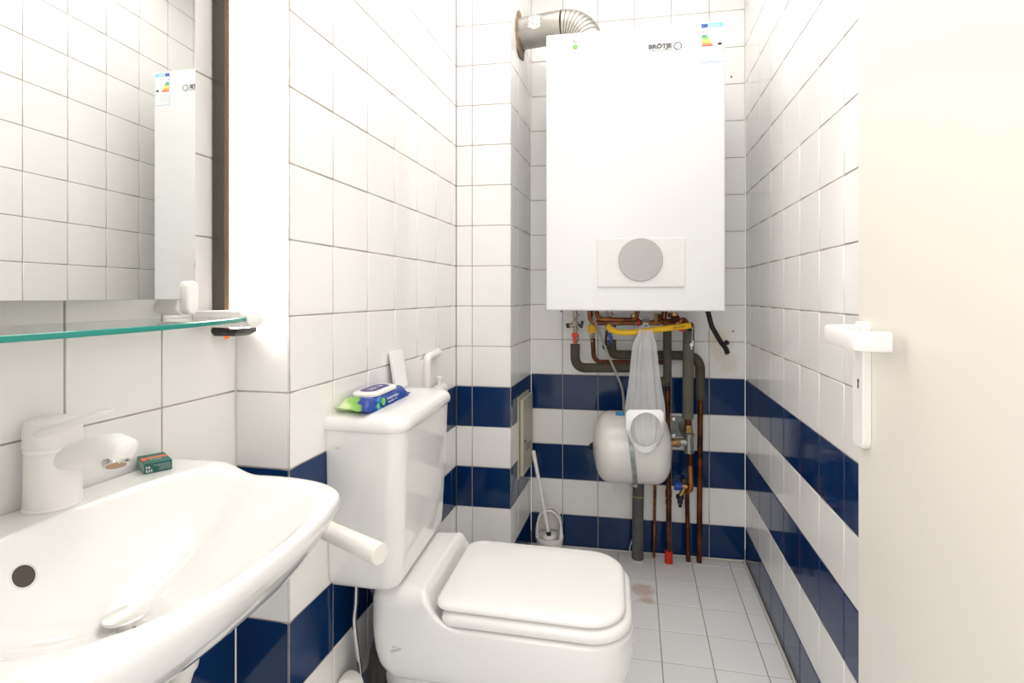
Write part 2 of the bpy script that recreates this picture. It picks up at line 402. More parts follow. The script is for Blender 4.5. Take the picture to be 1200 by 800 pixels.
# emblem and lettering
lg = text('BRÖTJE', .0185, GREYPR, 'logo_lettering', bo, FM(.336, 1.8800), width=.0735, font_bold=.0011)
text('HEIZUNG', .0115, LGREYPR, 'logo_lettering', bo, FM(.337, 1.8695), width=.0725, font_bold=.0002)
def ringmesh(s, z, r0, r1, a0=0, a1=360, o=.0006, n=40):
    bm = bmesh.new(); vs = []
    for i in range(n+1):
        a = math.radians(a0+(a1-a0)*i/n)
        vs.append((bm.verts.new(BP(s+r0*math.cos(a), o, z+r0*math.sin(a))), bm.verts.new(BP(s+r1*math.cos(a), o, z+r1*math.sin(a)))))
    for i in range(n): bm.faces.new((vs[i][0], vs[i][1], vs[i+1][1], vs[i+1][0]))
    return bm
bobj('logo_ring', ringmesh(.4275, 1.8825, .0100, .0128, 40, 400), GREYPR, bo)
bobj('logo_ring', ringmesh(.4305, 1.8825, .0096, .0110, 120, 440, .0007), LGREYPR, bo)
bobj('logo_ring', ringmesh(.098, 1.9275, .0042, .0062, 130, 330, .0006), CHARC, bo)
bobj('logo_ring', ringmesh(.098, 1.9285, .0058, .0068, -20, 50, .0006), CHARC, bo)
gd = bmesh.new(); lathe(BP(.098, .0003, 1.906), BP(.098, 1, 1.906), [(0, .0085), (.0006, .0085)], 24, gd)
bobj('green_dot_sticker', gd, flat('pale_green', (.22, .50, .12)), bo)
# energy label
SL, SR, LT, LB = .5005, .5655, 1.947, 1.822
eb = bobj('energy_label', bbox(SL, SR, .0006, 0, LB, LT), flat('label_rim', (.25, .52, .90)), bo); eb['label'] = 'printed energy efficiency sticker with coloured arrows'
bobj('label_ground', bbox(SL+.001, SR-.001, .0008, .0004, LB+.001, LT-.001), mat('label_paper', (.74, .75, .76), .6), eb)
bobj('label_header', bbox(SL+.001, SL+.019, .0010, .0004, LT-.0135, LT-.001), flat('flag_blue', (.01, .06, .42)), eb)
bobj('label_header', bbox(SL+.020, SR-.001, .0010, .0004, LT-.0135, LT-.001), flat('label_cyan', (.16, .56, .90)), eb)
text('ENERG', .011, WHITEPR, 'label_print', eb, FM(SL+.022, LT-.0112, .0012), squeeze=1.0)
st = bmesh.new()
for i in range(12):
    a = 2*PI*i/12; add_box(st, BP(SL+.010+.0042*math.cos(a), .0011, LT-.0072+.0042*math.sin(a)), (.001, .0003, .001))
bobj('label_print', st, flat('star_yellow', (.9, .7, .05)), eb)
text('A', .008, GREYPR, 'label_print', eb, FM(SL+.002, LT-.029, .0012), squeeze=1.3)
cols = [(.0, .30, .12), (.10, .45, .12), (.36, .62, .16), (.85, .72, .10), (.92, .55, .10), (.92, .33, .06), (.85, .10, .05)]
for i, c in enumerate(cols):
    z1 = LT-.037-.0053*i; w = .0145+.003*i; bm = bmesh.new()
    vs = [bm.verts.new(BP(SL+.002+a, .0011, z)) for a, z in ((0, z1), (w, z1), (w+.0024, z1-.0022), (w, z1-.0044), (0, z1-.0044))]; bm.faces.new(vs)
    bobj('label_arrow', bm, flat('arrow_%d' % i, c), eb)
bm = bmesh.new(); bm.faces.new([bm.verts.new(BP(SL+a, .0011, z)) for a, z in ((.062, LT-.0645), (.052, LT-.0645), (.049, LT-.068), (.052, LT-.0715), (.062, LT-.0715))])
bobj('label_arrow', bm, CHARC, eb)
for i in range(5):
    z = LT-.088-.0065*i; bobj('label_print', bbox(SL+.004, SL+.044-(i % 2)*.006, .0011, .0007, z-.0009, z), FAINT, eb)
bobj('label_print', bbox(SL+.003, SR-.003, .0011, .0007, LT-.0865, LT-.0860), FAINT, eb)
fix(bo)
# ------------------------------------------------------------------ flue pipe
fp = thing('flue_pipe', 'bare aluminium flue pipe bending from the wall down behind the boiler', 'flue', (-.20, 1.96, 1.9))
bobj('straight_section', tube([(-.364, 1.985, 2.103), (-.190, 1.957, 2.101)], .0585, 36), ALU, fp, smooth=40)
path = []
for i in range(45):
    t = i/44; a = t*PI/2
    path.append((-.190+.085*math.sin(a)*1.15, 1.957-.012*t, 2.101-.085*(1-math.cos(a))*1.15-(.03*max(0, t-.8)*5)))
path.append((-.092, 1.945, 1.950))
def corr(t, i): return .0585-.0045*max(0, math.cos(2*PI*t*11))**4
dense = smooth_path(path, 4)
bobj('corrugated_elbow', tube(dense, .06, 36, rf=corr), ALU, fp, smooth=60)
# foil patch hugging the pipe
bm = bmesh.new(); g = []; d = (Vector((-.190, 1.957, 2.101))-Vector((-.364, 1.985, 2.103))).normalized(); a_, b_ = frame_for(d)
rs = random.Random(5)
for i in range(9):
    row = []
    for j in range(9):
        u, v = i/8, j/8; s = .055+.05*u*(1)+rs.uniform(-.003, .003); ang = math.radians(205+62*v+14*u)
        k = 1-abs(u-.45)*.5
        ang = math.radians(-14+(62*(v-.5))*k+8*u)
        row.append(bm.verts.new(Vector((-.364, 1.985, 2.103))+d*s+(a_*math.cos(ang)+b_*math.sin(ang))*(.0597+rs.uniform(0, .0016))))
    g.append(row)
for i in range(8):
    for j in range(8): bm.faces.new((g[i][j], g[i+1][j], g[i+1][j+1], g[i][j+1]))
ft_ = bobj('foil_tape_patch', bm, FOIL, fp); ft_['label'] = 'crumpled shiny foil patch'
# mortar collar on the chase wall: ragged sheet around the pipe
bm = bmesh.new(); rs = random.Random(2); ro = []; ri = []; rt = []
dd = Vector((Pt['CB'][0]-Pt['CR'][0], Pt['CB'][1]-Pt['CR'][1], 0)).normalized(); cc = Vector((-.3642, 1.985, 2.1))
for i in range(26):
    a = 2*PI*i/26; r = .070+rs.uniform(-.003, .009)+(.016 if math.sin(a) < -.75 else 0)+(.008 if math.sin(a) > .8 else 0)
    p = cc+dd*math.cos(a)*r+Vector((0, 0, math.sin(a)*r)); ro.append(bm.verts.new(p)); rt.append(bm.verts.new(p+Vector((.005+rs.uniform(0, .003), 0, 0))))
    ri.append(bm.verts.new(cc+dd*math.cos(a)*.058+Vector((.011, 0, math.sin(a)*.058))))
for i in range(26):
    j = (i+1) % 26; bm.faces.new((ro[i], ro[j], rt[j], rt[i])); bm.faces.new((rt[i], rt[j], ri[j], ri[i]))
mc = bobj('mortar_collar', bm, MORTAR, fp); mc['label'] = 'ragged brown mortar collar'
fix(fp)
# ------------------------------------------------------------------ pipework under the boiler. W_(u, v, o): point o metres in front of the back wall
CF, CCY, CPS, CH = 600.02, 345.29, -.19591, 1.07705
def W_(u, v, o):
    r = Vector((math.cos(CPS), -math.sin(CPS), 0)); f = Vector((math.sin(CPS), math.cos(CPS), 0))
    ray = f+r*((u-600)/CF)-Vector((0, 0, (v-CCY)/CF))
    a = Vector((Pt['CB'][0], Pt['CB'][1]-o, 0)); e = Vector((Pt['BR'][0]-Pt['CB'][0], Pt['BR'][1]-Pt['CB'][1], 0)); n = Vector((e.y, -e.x, 0))
    t = n.dot(a)/n.dot(ray); return Vector((0, 0, CH))+ray*t
PXM = .00352      # metres per pixel around o = .1
def flr(u, v, o): p = W_(u, v, o); p.z = 0.0; return p
ZB = Z0
def top(u, o):    # point on the boiler's underside above the pixel column u
    p = W_(u, 366, o); p.z = ZB+.002; return p
def vert(p, z): return Vector((p.x, p.y, z))
def nut(bm, p, d, r, L, n=6): return lathe(Vector(p)-Vector(d).normalized()*L/2, Vector(p)+Vector(d).normalized(), [(0, r*.9), (L*.08, r), (L*.92, r), (L, r*.9)], n, bm)
def pipe_thing(name, label, cat, path, r, m, R=.035, n=16, group=None, loc=None, parent=None, nm=None):
    bm = tube(fillet(path, R), r, n)
    o = bobj(nm or name, bm, m, parent, smooth=50)
    if not parent: base(o, loc or path[-1]); tag(o, label, cat, group)
    return o
O1 = .20
HG = 'foam-lagged heating pipes under the boiler'; CG = 'bare copper pipes under the boiler'; MG = 'red marker bands'
# 1 far left insulated return pipe with filling valve
t = thing('heating_pipe', 'leftmost dark foam-lagged heating pipe with red handle under the boiler', 'pipe', W_(675, 404, O1), HG)
A0 = W_(674, 404, O1)
bobj('foam_lagging', tube(fillet([W_(674, 403, O1), W_(674, 431, O1), W_(760, 430.5, .155)], .05, 9), .0185, 18), INSU, t, smooth=50)
bm = bmesh.new(); p = W_(674, 398, O1); tube([vert(p, A0.z-.004), vert(p, ZB+.002)], .0075, 12, bm)
for v, r, L in ((369, .0115, .012), (374, .0095, .010), (379, .0125, .014), (386, .0105, .014), (396, .0120, .030)): nut(bm, W_(674.5, v, O1), (0, 0, 1), r, L, 8)
pv = W_(674.5, 381, O1); nut(bm, pv+Vector((-.016, -.004, 0)), (1, .1, 0), .0085, .026, 12)
bobj('valve_body', bm, NICK, t, smooth=30)
bm = bmesh.new(); lathe(pv+Vector((-.036, -.006, -.002)), pv+Vector((0, -.001, 0)), [(0, .008), (.004, .0095), (.012, .0095), (.014, .007)], 14, bm)
bobj('drain_cap', bm, BLACK, t, smooth=40)
bm = bmesh.new(); add_box(bm, pv+Vector((.017, -.004, 0)), (.010, .012, .012)); add_box(bm, pv+Vector((.025, -.010, .004)), (.012, .009, .028), Matrix.Rotation(.2, 3, 'Y'))
bobj('lever', bm, BLACK, t, bevel=.0015)
bm = bmesh.new(); pr = W_(674, 392, O1)+Vector((0, -.016, 0)); add_box(bm, pr, (.024, .007, .014)); add_box(bm, pr+Vector((0, 0, -.018)), (.011, .006, .030)); add_box(bm, pr+Vector((0, .006, 0)), (.008, .010, .008))
bobj('valve_handle', bm, RED, t, bevel=.002)
fix(t)
# 2 gas pipe with the yellow cock
t = thing('gas_pipe', 'thin copper gas pipe with a yellow cock under the boiler', 'pipe', W_(695, 398, .18))
bobj('pipe', tube(fillet([W_(694.5, 396, .18), W_(696, 424, .18), W_(780, 424.5, .13)], .035, 8), .0088, 14), COPPERD, t, smooth=50)
bm = bmesh.new(); p = W_(693.5, 385, .18)
tube([vert(p, A0.z+.03), vert(p, ZB+.002)], .008, 12, bm)
for v, r, L in ((376, .0105, .014), (393, .0115, .016), (399, .0095, .010)): nut(bm, W_(694, v, .18), (0, 0, 1), r, L, 8)
bobj('valve_body', bm, NICK, t, smooth=30)
bm = bmesh.new(); nut(bm, W_(694, 385, .18)+Vector((0, -.008, 0)), (0, 0, 1), .0185, .030, 14); yc = W_(694, 385, .18)+Vector((0, -.024, 0))
for i in range(5): add_box(bm, yc+Vector((-.014+.007*i, -.002, 0)), (.0035, .006, .030))
bobj('gas_cock_handle', bm, YEL, t, smooth=30)
fix(t)
# 3 copper crossover pipes right under the casing
bm = tube(fillet([top(691, .22), W_(692, 378, .22), W_(778, 378, .20), top(779, .20)], .028, 9), .0098, 16)
o = bobj('copper_pipe', bm, COPPER, smooth=50); base(o, W_(735, 378, .21)); tag(o, 'long bright copper pipe running level just under the boiler', 'pipe', CG)
bm = tube(fillet([top(699, .25), W_(700, 373.5, .25), W_(745, 375, .235), top(748, .235)], .026, 8), .0085, 16)
o = bobj('copper_pipe', bm, COPPER, smooth=50); base(o, W_(720, 374, .24)); tag(o, 'short copper pipe bending back up above the long level copper pipe', 'pipe', CG)
bm = bmesh.new(); nut(bm, W_(743, 371, .23), (0, 0, 1), .012, .02, 6); nut(bm, W_(745, 377, .225), (1, 0, 0), .0125, .012, 6)
o = bobj('pipe_coupling', bm, BRASS, smooth=30); base(o, W_(744, 374, .23)); tag(o, 'dull brass coupling beside the red band on the copper pipe', 'fitting')
bm = bmesh.new(); nut(bm, W_(748, 377.5, .213), (1, 0, 0), .0150, .0115, 16)
o = bobj('pipe_marker', bm, RED, smooth=30); base(o, W_(748, 377, .213)); tag(o, 'square red marker band around the level copper pipe', 'band', MG)
bm = bmesh.new()
for i in range(24):
    a = 2*PI*i/24
ringp = [W_(756.5, 376, .212)+Vector((.0125*math.cos(2*PI*i/24), -.013, .002+.0175*math.sin(2*PI*i/24)-.004)) for i in range(25)]
bm = tube(ringp, .0016, 8, cap=False); nut(bm, W_(756.5, 377.5, .21), (1, 0, 0), .0125, .018, 16)
o = bobj('tie_ring', bm, mat('clear_plastic', (.45, .42, .36), .3, trans=.3), smooth=40); base(o, W_(756.5, 377, .212)); tag(o, 'clear plastic ring hanging on the copper pipe above the bag', 'ring')
# fittings crowded right under the casing, right of the ring
t = thing('valve_fitting', 'dark brass valve cluster under the boiler above the yellow hose', 'valve', W_(790, 374, .22))
bm = bmesh.new()
for u, v, dx, r, L in ((773, 371, (0, 0, 1), .010, .02), (788, 369, (0, 0, 1), .017, .018), (784, 377, (1, 0, 0), .012, .05), (792, 374, (1, 0, .4), .012, .030), (800, 378, (1, 0, -.8), .010, .022)):
    nut(bm, W_(u, v, .22), dx, r, L, 8)
nut(bm, W_(782, 381, .22), (0, 1, 0), .011, .02, 10)
bobj('valve_body', bm, COPPERD, t, smooth=30)
bobj('union_nut', nut(bmesh.new(), W_(790, 368, .235), (0, 0, 1), .013, .012, 6), BRASS, t, smooth=30)
bobj('union_nut', nut(bmesh.new(), W_(769, 372, .22), (0, 0, 1), .008, .03, 8), BRASS, t, smooth=30)
bobj('elbow', tube(fillet([W_(795, 379, .23), W_(801, 372.5, .23), W_(806, 380, .25)], .02), .008, 12), COPPER, t, smooth=50)
fix(t)
# 4 pipe with the blue handle, lagged, right behind the bag and down the wall
t = thing('heating_pipe', 'dark lagged pipe with a blue handle that passes behind the bag', 'pipe', W_(717, 400, .16), HG)
bobj('foam_lagging', tube(fillet([W_(716.5, 398, .17), W_(716.5, 415.5, .17), W_(767, 416, .11), W_(820.5, 416.5, .07), W_(820.5, 468, .07)], .060, 10), .0185, 18), INSU, t, smooth=50)
bobj('bare_pipe', tube([W_(820.8, 466, .07), flr(819.3, 656.5, .045)], .0108, 14), COPPERD, t, smooth=50)
bm = bmesh.new(); p = W_(714.5, 384, .17); tube([vert(p, A0.z-.0), vert(p, ZB+.002)], .0075, 12, bm)
for v, r, L in ((368, .0155, .012), (372.5, .011, .010), (380, .012, .012), (388, .0105, .012), (397, .0125, .020)): nut(bm, W_(714.5, v, .17), (0, 0, 1), r, L, 8)
bobj('valve_body', bm, NICK, t, smooth=30)
bm = bmesh.new(); pr = W_(714.5, 392, .17)+Vector((-.002, -.015, 0)); add_box(bm, pr, (.018, .008, .016)); add_box(bm, pr+Vector((.006, 0, -.014)), (.012, .007, .026)); add_box(bm, pr+Vector((-.003, 0, -.034)), (.010, .007, .014))
bobj('valve_handle', bm, BLUEP, t, bevel=.002)
bm = bmesh.new(); add_box(bm, W_(719.5, 380, .18)+Vector((.004, 0, 0)), (.011, .010, .022), Matrix.Rotation(.25, 3, 'Y'))
tube([W_(711, 387, .2), W_(710, 396, .2), W_(710, 404, .2)], .0045, 10, bm)
bobj('black_lever', bm, BLACK, t, bevel=.001)
bm = lathe(W_(709.5, 406, .235), W_(709.5, 406.5, .16), [(0, .009), (0, .0125), (.05, .0105), (.052, .006)], 18, cap=False)
bobj('open_spout', bm, RUBBER, t, smooth=40)
fix(t)
# 5 second vertical: lagged stub, elbow behind the bag, copper down to the red sleeve
t = thing('heating_pipe', 'lagged pipe right of the bag with a red sleeve at the floor', 'pipe', flr(783.5, 660, .07), HG)
bobj('foam_lagging', tube(fillet([W_(782, 380, .15), W_(782, 447, .15), W_(768, 450, .15)], .035, 8), .0160, 18), INSU, t, smooth=50)
bobj('bare_pipe', tube([W_(782, 452, .10), W_(783.5, 570, .085), flr(783.7, 658, .075)], .0100, 14), COPPERD, t, smooth=50)
bm = bmesh.new(); pm = W_(783.5, 578, .085)
nut(bm, pm, (0, 0, 1), .0125, .03, 12); nut(bm, pm+Vector((0, 0, -.035)), (0, 0, 1), .0118, .02, 12)
bobj('soldered_joint', bm, COPPERD, t, smooth=40)
p = flr(783.7, 658, .075); bm = lathe(p, p+Vector((0, 0, 1)), [(0, .0155), (.052, .0145), (.0525, .010)], 18)
rs_ = bobj('pipe_sleeve', bm, RED, t, smooth=40); rs_['label'] = 'bright red plastic sleeve at the foot of the pipe'
bobj('floor_collar', lathe(p, p+Vector((0, 0, 1)), [(0, .020), (.002, .020), (.003, .016)], 20), SEAL, t, smooth=40)
fix(t)
# 6 third vertical: pale lagging, brass and grey tee, drain cock
t = thing('heating_pipe', 'thick grey lagged pipe ending in a brass nut beside the white tank', 'pipe', flr(807, 656, .05), HG)
bobj('foam_lagging', tube([W_(807, 386, .12), W_(806, 490, .12)], .0215, 20), INSUL, t, smooth=50)
bm = bmesh.new(); nut(bm, W_(806.5, 500.5, .12), (0, 0, 1), .0165, .020, 6); nut(bm, W_(806.5, 504.5, .12), (0, 0, 1), .0185, .012, 6)
bobj('union_nut', bm, BRASS, t, smooth=30)
bm = bmesh.new(); tube([W_(806.5, 488, .12), W_(806.5, 500, .12)], .0125, 12, bm); bobj('neck', bm, COPPERD, t, smooth=30)
bm = bmesh.new(); pt = W_(807.5, 518, .12); tube([W_(807, 507, .12), W_(807.5, 530, .12)], .0180, 18, bm)
tube([pt, W_(797, 518, .12)], .0155, 18, bm); nut(bm, W_(807.5, 509.5, .12), (0, 0, 1), .021, .012, 16); nut(bm, W_(807.5, 529, .12), (0, 0, 1), .021, .008, 16)
bobj('tee', bm, mat('grey_cast', (.42, .41, .38), .35, metal=.8, noise=.2), t, smooth=40)
bm = bmesh.new()
for u in (787.5, 790, 792.5, 795): nut(bm, W_(u, 518.5, .12), (1, .03, 0), .0175 if u != 790 else .0155, .0085, 12)
bobj('tank_connector', bm, BRASS, t, smooth=30)
bobj('bare_pipe', tube([W_(809, 530, .12), W_(809, 545, .12)], .0115, 14), COPPERD, t, smooth=50)
bobj('orange_joint', tube([W_(809, 544, .12), W_(809.5, 568, .12)], .0088, 14), mat('bright_copper', (.50, .20, .055), .35, metal=.6), t, smooth=50)
bm = bmesh.new(); tube(fillet([W_(809.5, 566, .12), W_(809.5, 574, .12), W_(803, 575, .10)], .012), .0105, 14, bm)
bobj('elbow', bm, COPPER, t, smooth=50)
bobj('bare_pipe', tube([W_(805, 568, .055), flr(806.5, 654.5, .045)], .0088, 14), COPPERD, t, smooth=50)
bm = bmesh.new(); nut(bm, W_(802, 570, .11), (1, 0, 0), .0115, .022, 8); tube([W_(802, 572, .12), W_(797, 581, .13)], .0085, 12, bm); nut(bm, W_(802.5, 563, .10), (0, 0, 1), .010, .015, 8)
bobj('drain_valve', bm, BRASS, t, smooth=30)
bm = bmesh.new(); nut(bm, W_(794.5, 569, .115), (1, 0, 0), .0170, .028, 10); bobj('valve_knob', bm, BLUEP, t, smooth=30)
p = W_(797, 580, .13); bm = lathe(p, p+Vector((0, 0, -1)), [(0, .0155), (.012, .0155), (.014, .0105), (.032, .0095), (.034, .0065), (.046, .0065)], 14)
bobj('hose_tail', bm, BLACK, t, smooth=30)
fix(t)
# thin copper pipe and grey lagged pipe down to the floor
p0 = W_(768, 545, .045); pf = flr(766.3, 650.5, .035)
pipe_thing('copper_pipe', 'thinnest copper pipe standing on the floor right of the grey pipe', 'pipe', [Vector((p0.x, p0.y, .80)), p0, pf], .0060, COPPER, loc=pf, group=CG)
t = thing('lagged_pipe', 'thick grey foam-lagged pipe tied with yellow wire under the tank', 'pipe', flr(747, 654, .065))
pf = flr(747, 653, .065); pu = W_(748.5, 556, .065)
bobj('foam_lagging', tube([Vector((pu.x, pu.y, pu.z+.05)), pu, W_(747.5, 600, .065), pf], .0225, 20), INSUG, t, smooth=50)
pw = W_(748, 580.5, .065); bm = tube([pw+Vector((.0232*math.cos(2*PI*i/20), .0232*math.sin(2*PI*i/20), .001*math.sin(5*i))) for i in range(21)], .0014, 6)
tube([pw+Vector((-.022, -.008, 0)), pw+Vector((-.026, -.012, .010))], .0013, 6, bm)
bobj('wire_tie', bm, mat('yellow_wire', (.5, .42, .02), .5), t)
bobj('floor_collar', lathe(pf, pf+Vector((0, 0, 1)), [(0, .027), (.004, .026), (.005, .022)], 20), SEAL, t, smooth=40)
fix(t)
pf = flr(738.5, 652, .03)
bm = tube(smooth_path([W_(741, 632, .03), W_(738, 642, .03), flr(739, 650.5, .03)]), .0022, 8); o = bobj('cable', bm, WPL, smooth=40); base(o, pf); tag(o, 'short thin white cable at the wall left of the grey lagged pipe', 'cable')
# galvanised bracket on the wall
t = thing('wall_bracket', 'zinc-plated steel bracket bolted to the tiles right of the white tank', 'bracket', W_(794, 500, .003))
c1, c2 = W_(786.5, 487, .003), W_(811, 512, .003)
bm = B(c1.x, c2.x, c1.y-.004, c1.y+.003, c2.z, c1.z); bobj('plate', bm, GALV, t, bevel=.001)
c1, c2 = W_(812, 488, .002), W_(816, 526, .002)
for (u, v) in ((790, 491), (789.5, 509.5)):
    p = W_(u, v, .007); bm = lathe(p, p+Vector((0, -1, 0)), [(0, .0085), (.0015, .0085), (.0018, .0055), (.006, .0055)], 6); bobj('bolt', bm, CHROME, t)
b0, b1 = W_(795, 498, .005), W_(806, 511, .10)
bm = loft([[b0+Vector((0, .0, .012)), b0+Vector((.004, 0, .012)), b0+Vector((.004, 0, -.018)), b0+Vector((0, 0, -.018))], [b1+Vector((-.012, 0, .006)), b1+Vector((-.008, 0, .006)), b1+Vector((-.008, 0, -.012)), b1+Vector((-.012, 0, -.012))]])
bobj('support_arm', bm, GALV, t)
fix(t)
# expansion tank
t = thing('expansion_tank', 'round white expansion tank strapped to the wall pipes under the boiler', 'tank', (.065, 1.985, .355))
ta = Vector((-.078, 1.987, .4995)); tb = Vector((.212, 1.995, .5055)); L = (tb-ta).length; R_ = .1325
prof = []
for i in range(13):
    a = i/12*PI/2; prof.append((.058*(1-math.cos(a)), R_*(.35+.65*math.sin(a)) if i else .35*R_))
prof = [(0, .0), (.001, .03)]+[(.004+.062*(1-math.cos(i/12*PI/2)), R_*math.sin(i/12*PI/2)**.62) for i in range(2, 13)]
right_half = [(L-a, b) for a, b in reversed(prof)]
bobj('vessel', lathe(ta, tb, prof+[(L*.5, R_)]+right_half, 56, cap=False), TANKM, t, smooth=50)
bobj('valve_cap', lathe(ta+Vector((.004, 0, -.004)), ta+Vector((-1, 0, -.004)), [(0, .017), (.006, .0165), (.014, .011), (.017, .009)], 18), BLACK, t, smooth=40)
ax = (tb-ta).normalized(); cm = ta+ax*(L*.485); a_, b_ = frame_for(ax); bm = bmesh.new(); rg = []
for i in range(57):
    a = 2*PI*i/56; r_ = R_+.0022; p = cm+(a_*math.cos(a)+b_*math.sin(a))*r_
    p += ax*(.012*(-(p.z-cm.z)/R_))
    n_ = (a_*math.cos(a)+b_*math.sin(a)); rg.append([bm.verts.new(p+ax*s*.0085+n_*h) for s, h in ((-1, -.001), (-1, .0015), (1, .0015), (1, -.001))])
for i in range(56):
    for j in range(3): bm.faces.new((rg[i][j], rg[i+1][j], rg[i+1][j+1], rg[i][j+1]))
bobj('strap', bm, GALV, t, smooth=30)
bm = bmesh.new(); add_box(bm, cm+Vector((.016, .0, -R_-.006)), (.020, .05, .014), Matrix.Rotation(.3, 3, 'Y')); 
bobj('strap_clamp', bm, GALV, t, bevel=.003); bobj('wall_strut', B(cm.x-.015, cm.x+.015, cm.y+.09, cm.y+.208, cm.z-.025, cm.z+.025), GALV, t)
p = cm+Vector((-.038, -.03, R_-.003)); bm = bmesh.new(); add_box(bm, p, (.034, .03, .0015), Matrix.Rotation(.2, 3, 'X')); bobj('sticker', bm, flat('sticker_cyan', (.05, .38, .70)), t)
fix(t)
# thin grey hose into the tank
pth = smooth_path([W_(695, 371, .25), W_(703, 390, .25), W_(712, 414, .255), W_(722, 437, .26), W_(728, 452, .25), W_(730.5, 466, .23), W_(731, 482, .22)], 6)
o = bobj('thin_hose', tube(pth, .0046, 10), HOSEG, smooth=50); base(o, pth[-1]); tag(o, 'thin grey hose slanting down from the boiler onto the white tank', 'hose')
# yellow hose
t = thing('yellow_hose', 'bright yellow plastic hose slung level under the boiler', 'hose', W_(760, 386, .34))
pth = smooth_path([W_(712.5, 381, .32), W_(716, 386, .33), W_(727, 389.3, .34), W_(745, 388.8, .345), W_(770, 386, .345), W_(792, 383.3, .34), W_(809, 381.3, .33)], 8)
bobj('hose', tube(pth, .0106, 18), YEL, t, smooth=50)
pe = W_(810, 383, .30); bm = lathe(pe+Vector((-.006, .01, 0)), pe+Vector((1, .4, 0)), [(0, .012), (.002, .016), (.012, .016), (.013, .008)], 18); bobj('end_fitting', bm, BLACK, t, smooth=40)
bm = tube([W_(808, 378, .33), W_(811, 377, .33), W_(813, 381, .33), W_(812, 386, .32)], .0012, 6); bobj('wire_clip', bm, CHROME, t); bobj('wire_clip', tube([W_(714, 378.5, .34), W_(709, 383, .34)], .0014, 6), CHROME, t)
c = bpy.data.curves; ptx = W_(791, 384.2, .36)
scribble('hose_print', t, CHARC, plane_mat(W_(789.5, 384.7, .3568), (W_(803, 383.3, .3545)-W_(788.5, 384.9, .3575)), (0, 0, 1)), .040, .0055, 3)
fix(t)
bm = nut(bmesh.new(), W_(799, 383.3, .31), (1, 0, 0), .0155, .018, 14); o = bobj('pipe_marker', bm, RED, smooth=30); base(o, W_(799, 383, .31)); tag(o, 'red marker band behind the right end of the yellow hose', 'band', MG)
# little chain with its tag
t = thing('key_chain', 'thin wire with a small metal clip hanging right of the yellow hose', 'chain', W_(811, 405, .3))
bobj('wire', tube([W_(811.5, 383, .31), W_(811, 394, .30), W_(810.8, 401, .30)], .0013, 6), CHROME, t)
bm = bmesh.new(); add_box(bm, W_(810.3, 404, .30), (.011, .005, .013)); add_box(bm, W_(812, 401.5, .30), (.004, .008, .018)); add_box(bm, W_(810.3, 408, .30), (.005, .004, .008)); bobj('clip', bm, CHROME, t, bevel=.001)
fix(t)
# black corrugated cable
t = thing('black_conduit', 'black corrugated conduit hanging from the boiler with bare wire ends', 'conduit', W_(852, 412, .12))
pth = smooth_path([top(829, .17), W_(833.5, 380, .16), W_(839, 391, .15), W_(845, 401, .14), W_(850, 407.5, .13), W_(852.5, 413.5, .12)], 10)
bobj('conduit', tube(pth, .0088, 14, rf=lambda t_, i: .0088+.0011*(i % 2)), BLACK, t, smooth=70)
bobj('clip', lathe(W_(851, 400.5, .10), W_(854, 404, .14), [(0, .008), (.014, .009), (.018, .006)], 12), BLACK, t, smooth=40)
bm = bmesh.new(); tube([W_(851, 412, .12), W_(850.3, 416.5, .12)], .0016, 6, bm); tube([W_(853, 413, .12), W_(853, 416.5, .12)], .0012, 6, bm); bobj('wire_end', bm, COPPER, t)
fix(t)
p = W_(658, 367, .3); bm = lathe((p.x, p.y, ZB+.001), (p.x, p.y, 0), [(0, .006), (.008, .006), (.012, .004)], 10)
o = bobj('screw', bm, BRASS, smooth=30); base(o, (p.x, p.y, ZB)); tag(o, 'small brass screw under the left corner of the boiler', 'screw')
# plastic bag with its collar
t = thing('plastic_bag', 'thin white see-through plastic bag hanging in front of the white tank', 'bag', W_(757, 528, .37))
bm = bmesh.new(); rs = random.Random(8); rgs = []; NB = 72
lv = [(386, 7.5, 757), (391, 8.0, 756.5), (396, 10, 756), (401, 12.5, 755.5), (408, 13.6, 755.2), (420, 14.8, 755.2), (435, 16.2, 755.3), (450, 18, 755.6), (465, 20.5, 755.8), (478, 22.3, 755.8), (490, 22.6, 755.6), (502, 21.5, 755.8), (513, 18.2, 756.5), (522, 12.5, 757.2), (528, 6.0, 757.6), (530.5, 1.5, 757.8)]
for k, (v, hw, cu) in enumerate(lv):
    c0_ = W_(cu, v, .372); half = hw*.00303; dep = (.016+.014*min(1, max(0, (v-400)/80)))*(1 if v < 515 else .55)
    row = []
    for i in range(NB):
        a = 2*PI*i/NB; f = .0022*math.sin(7*a+1.3+.004*v)+.0018*math.sin(13*a+.02*v)+.0012*math.sin(23*a)
        f *= 1 if v < 505 else .5
        row.append(bm.verts.new(c0_+Vector(((half+f*.6)*math.cos(a), (dep+f*1.6)*math.sin(a), .0015*math.sin(5*a)))))
    rgs.append(row)
for k in range(len(rgs)-1):
    for i in range(NB): bm.faces.new((rgs[k][i], rgs[k][(i+1) % NB], rgs[k+1][(i+1) % NB], rgs[k+1][i]))
bobj('film', bm, FILM, t, smooth=80, sub=1)
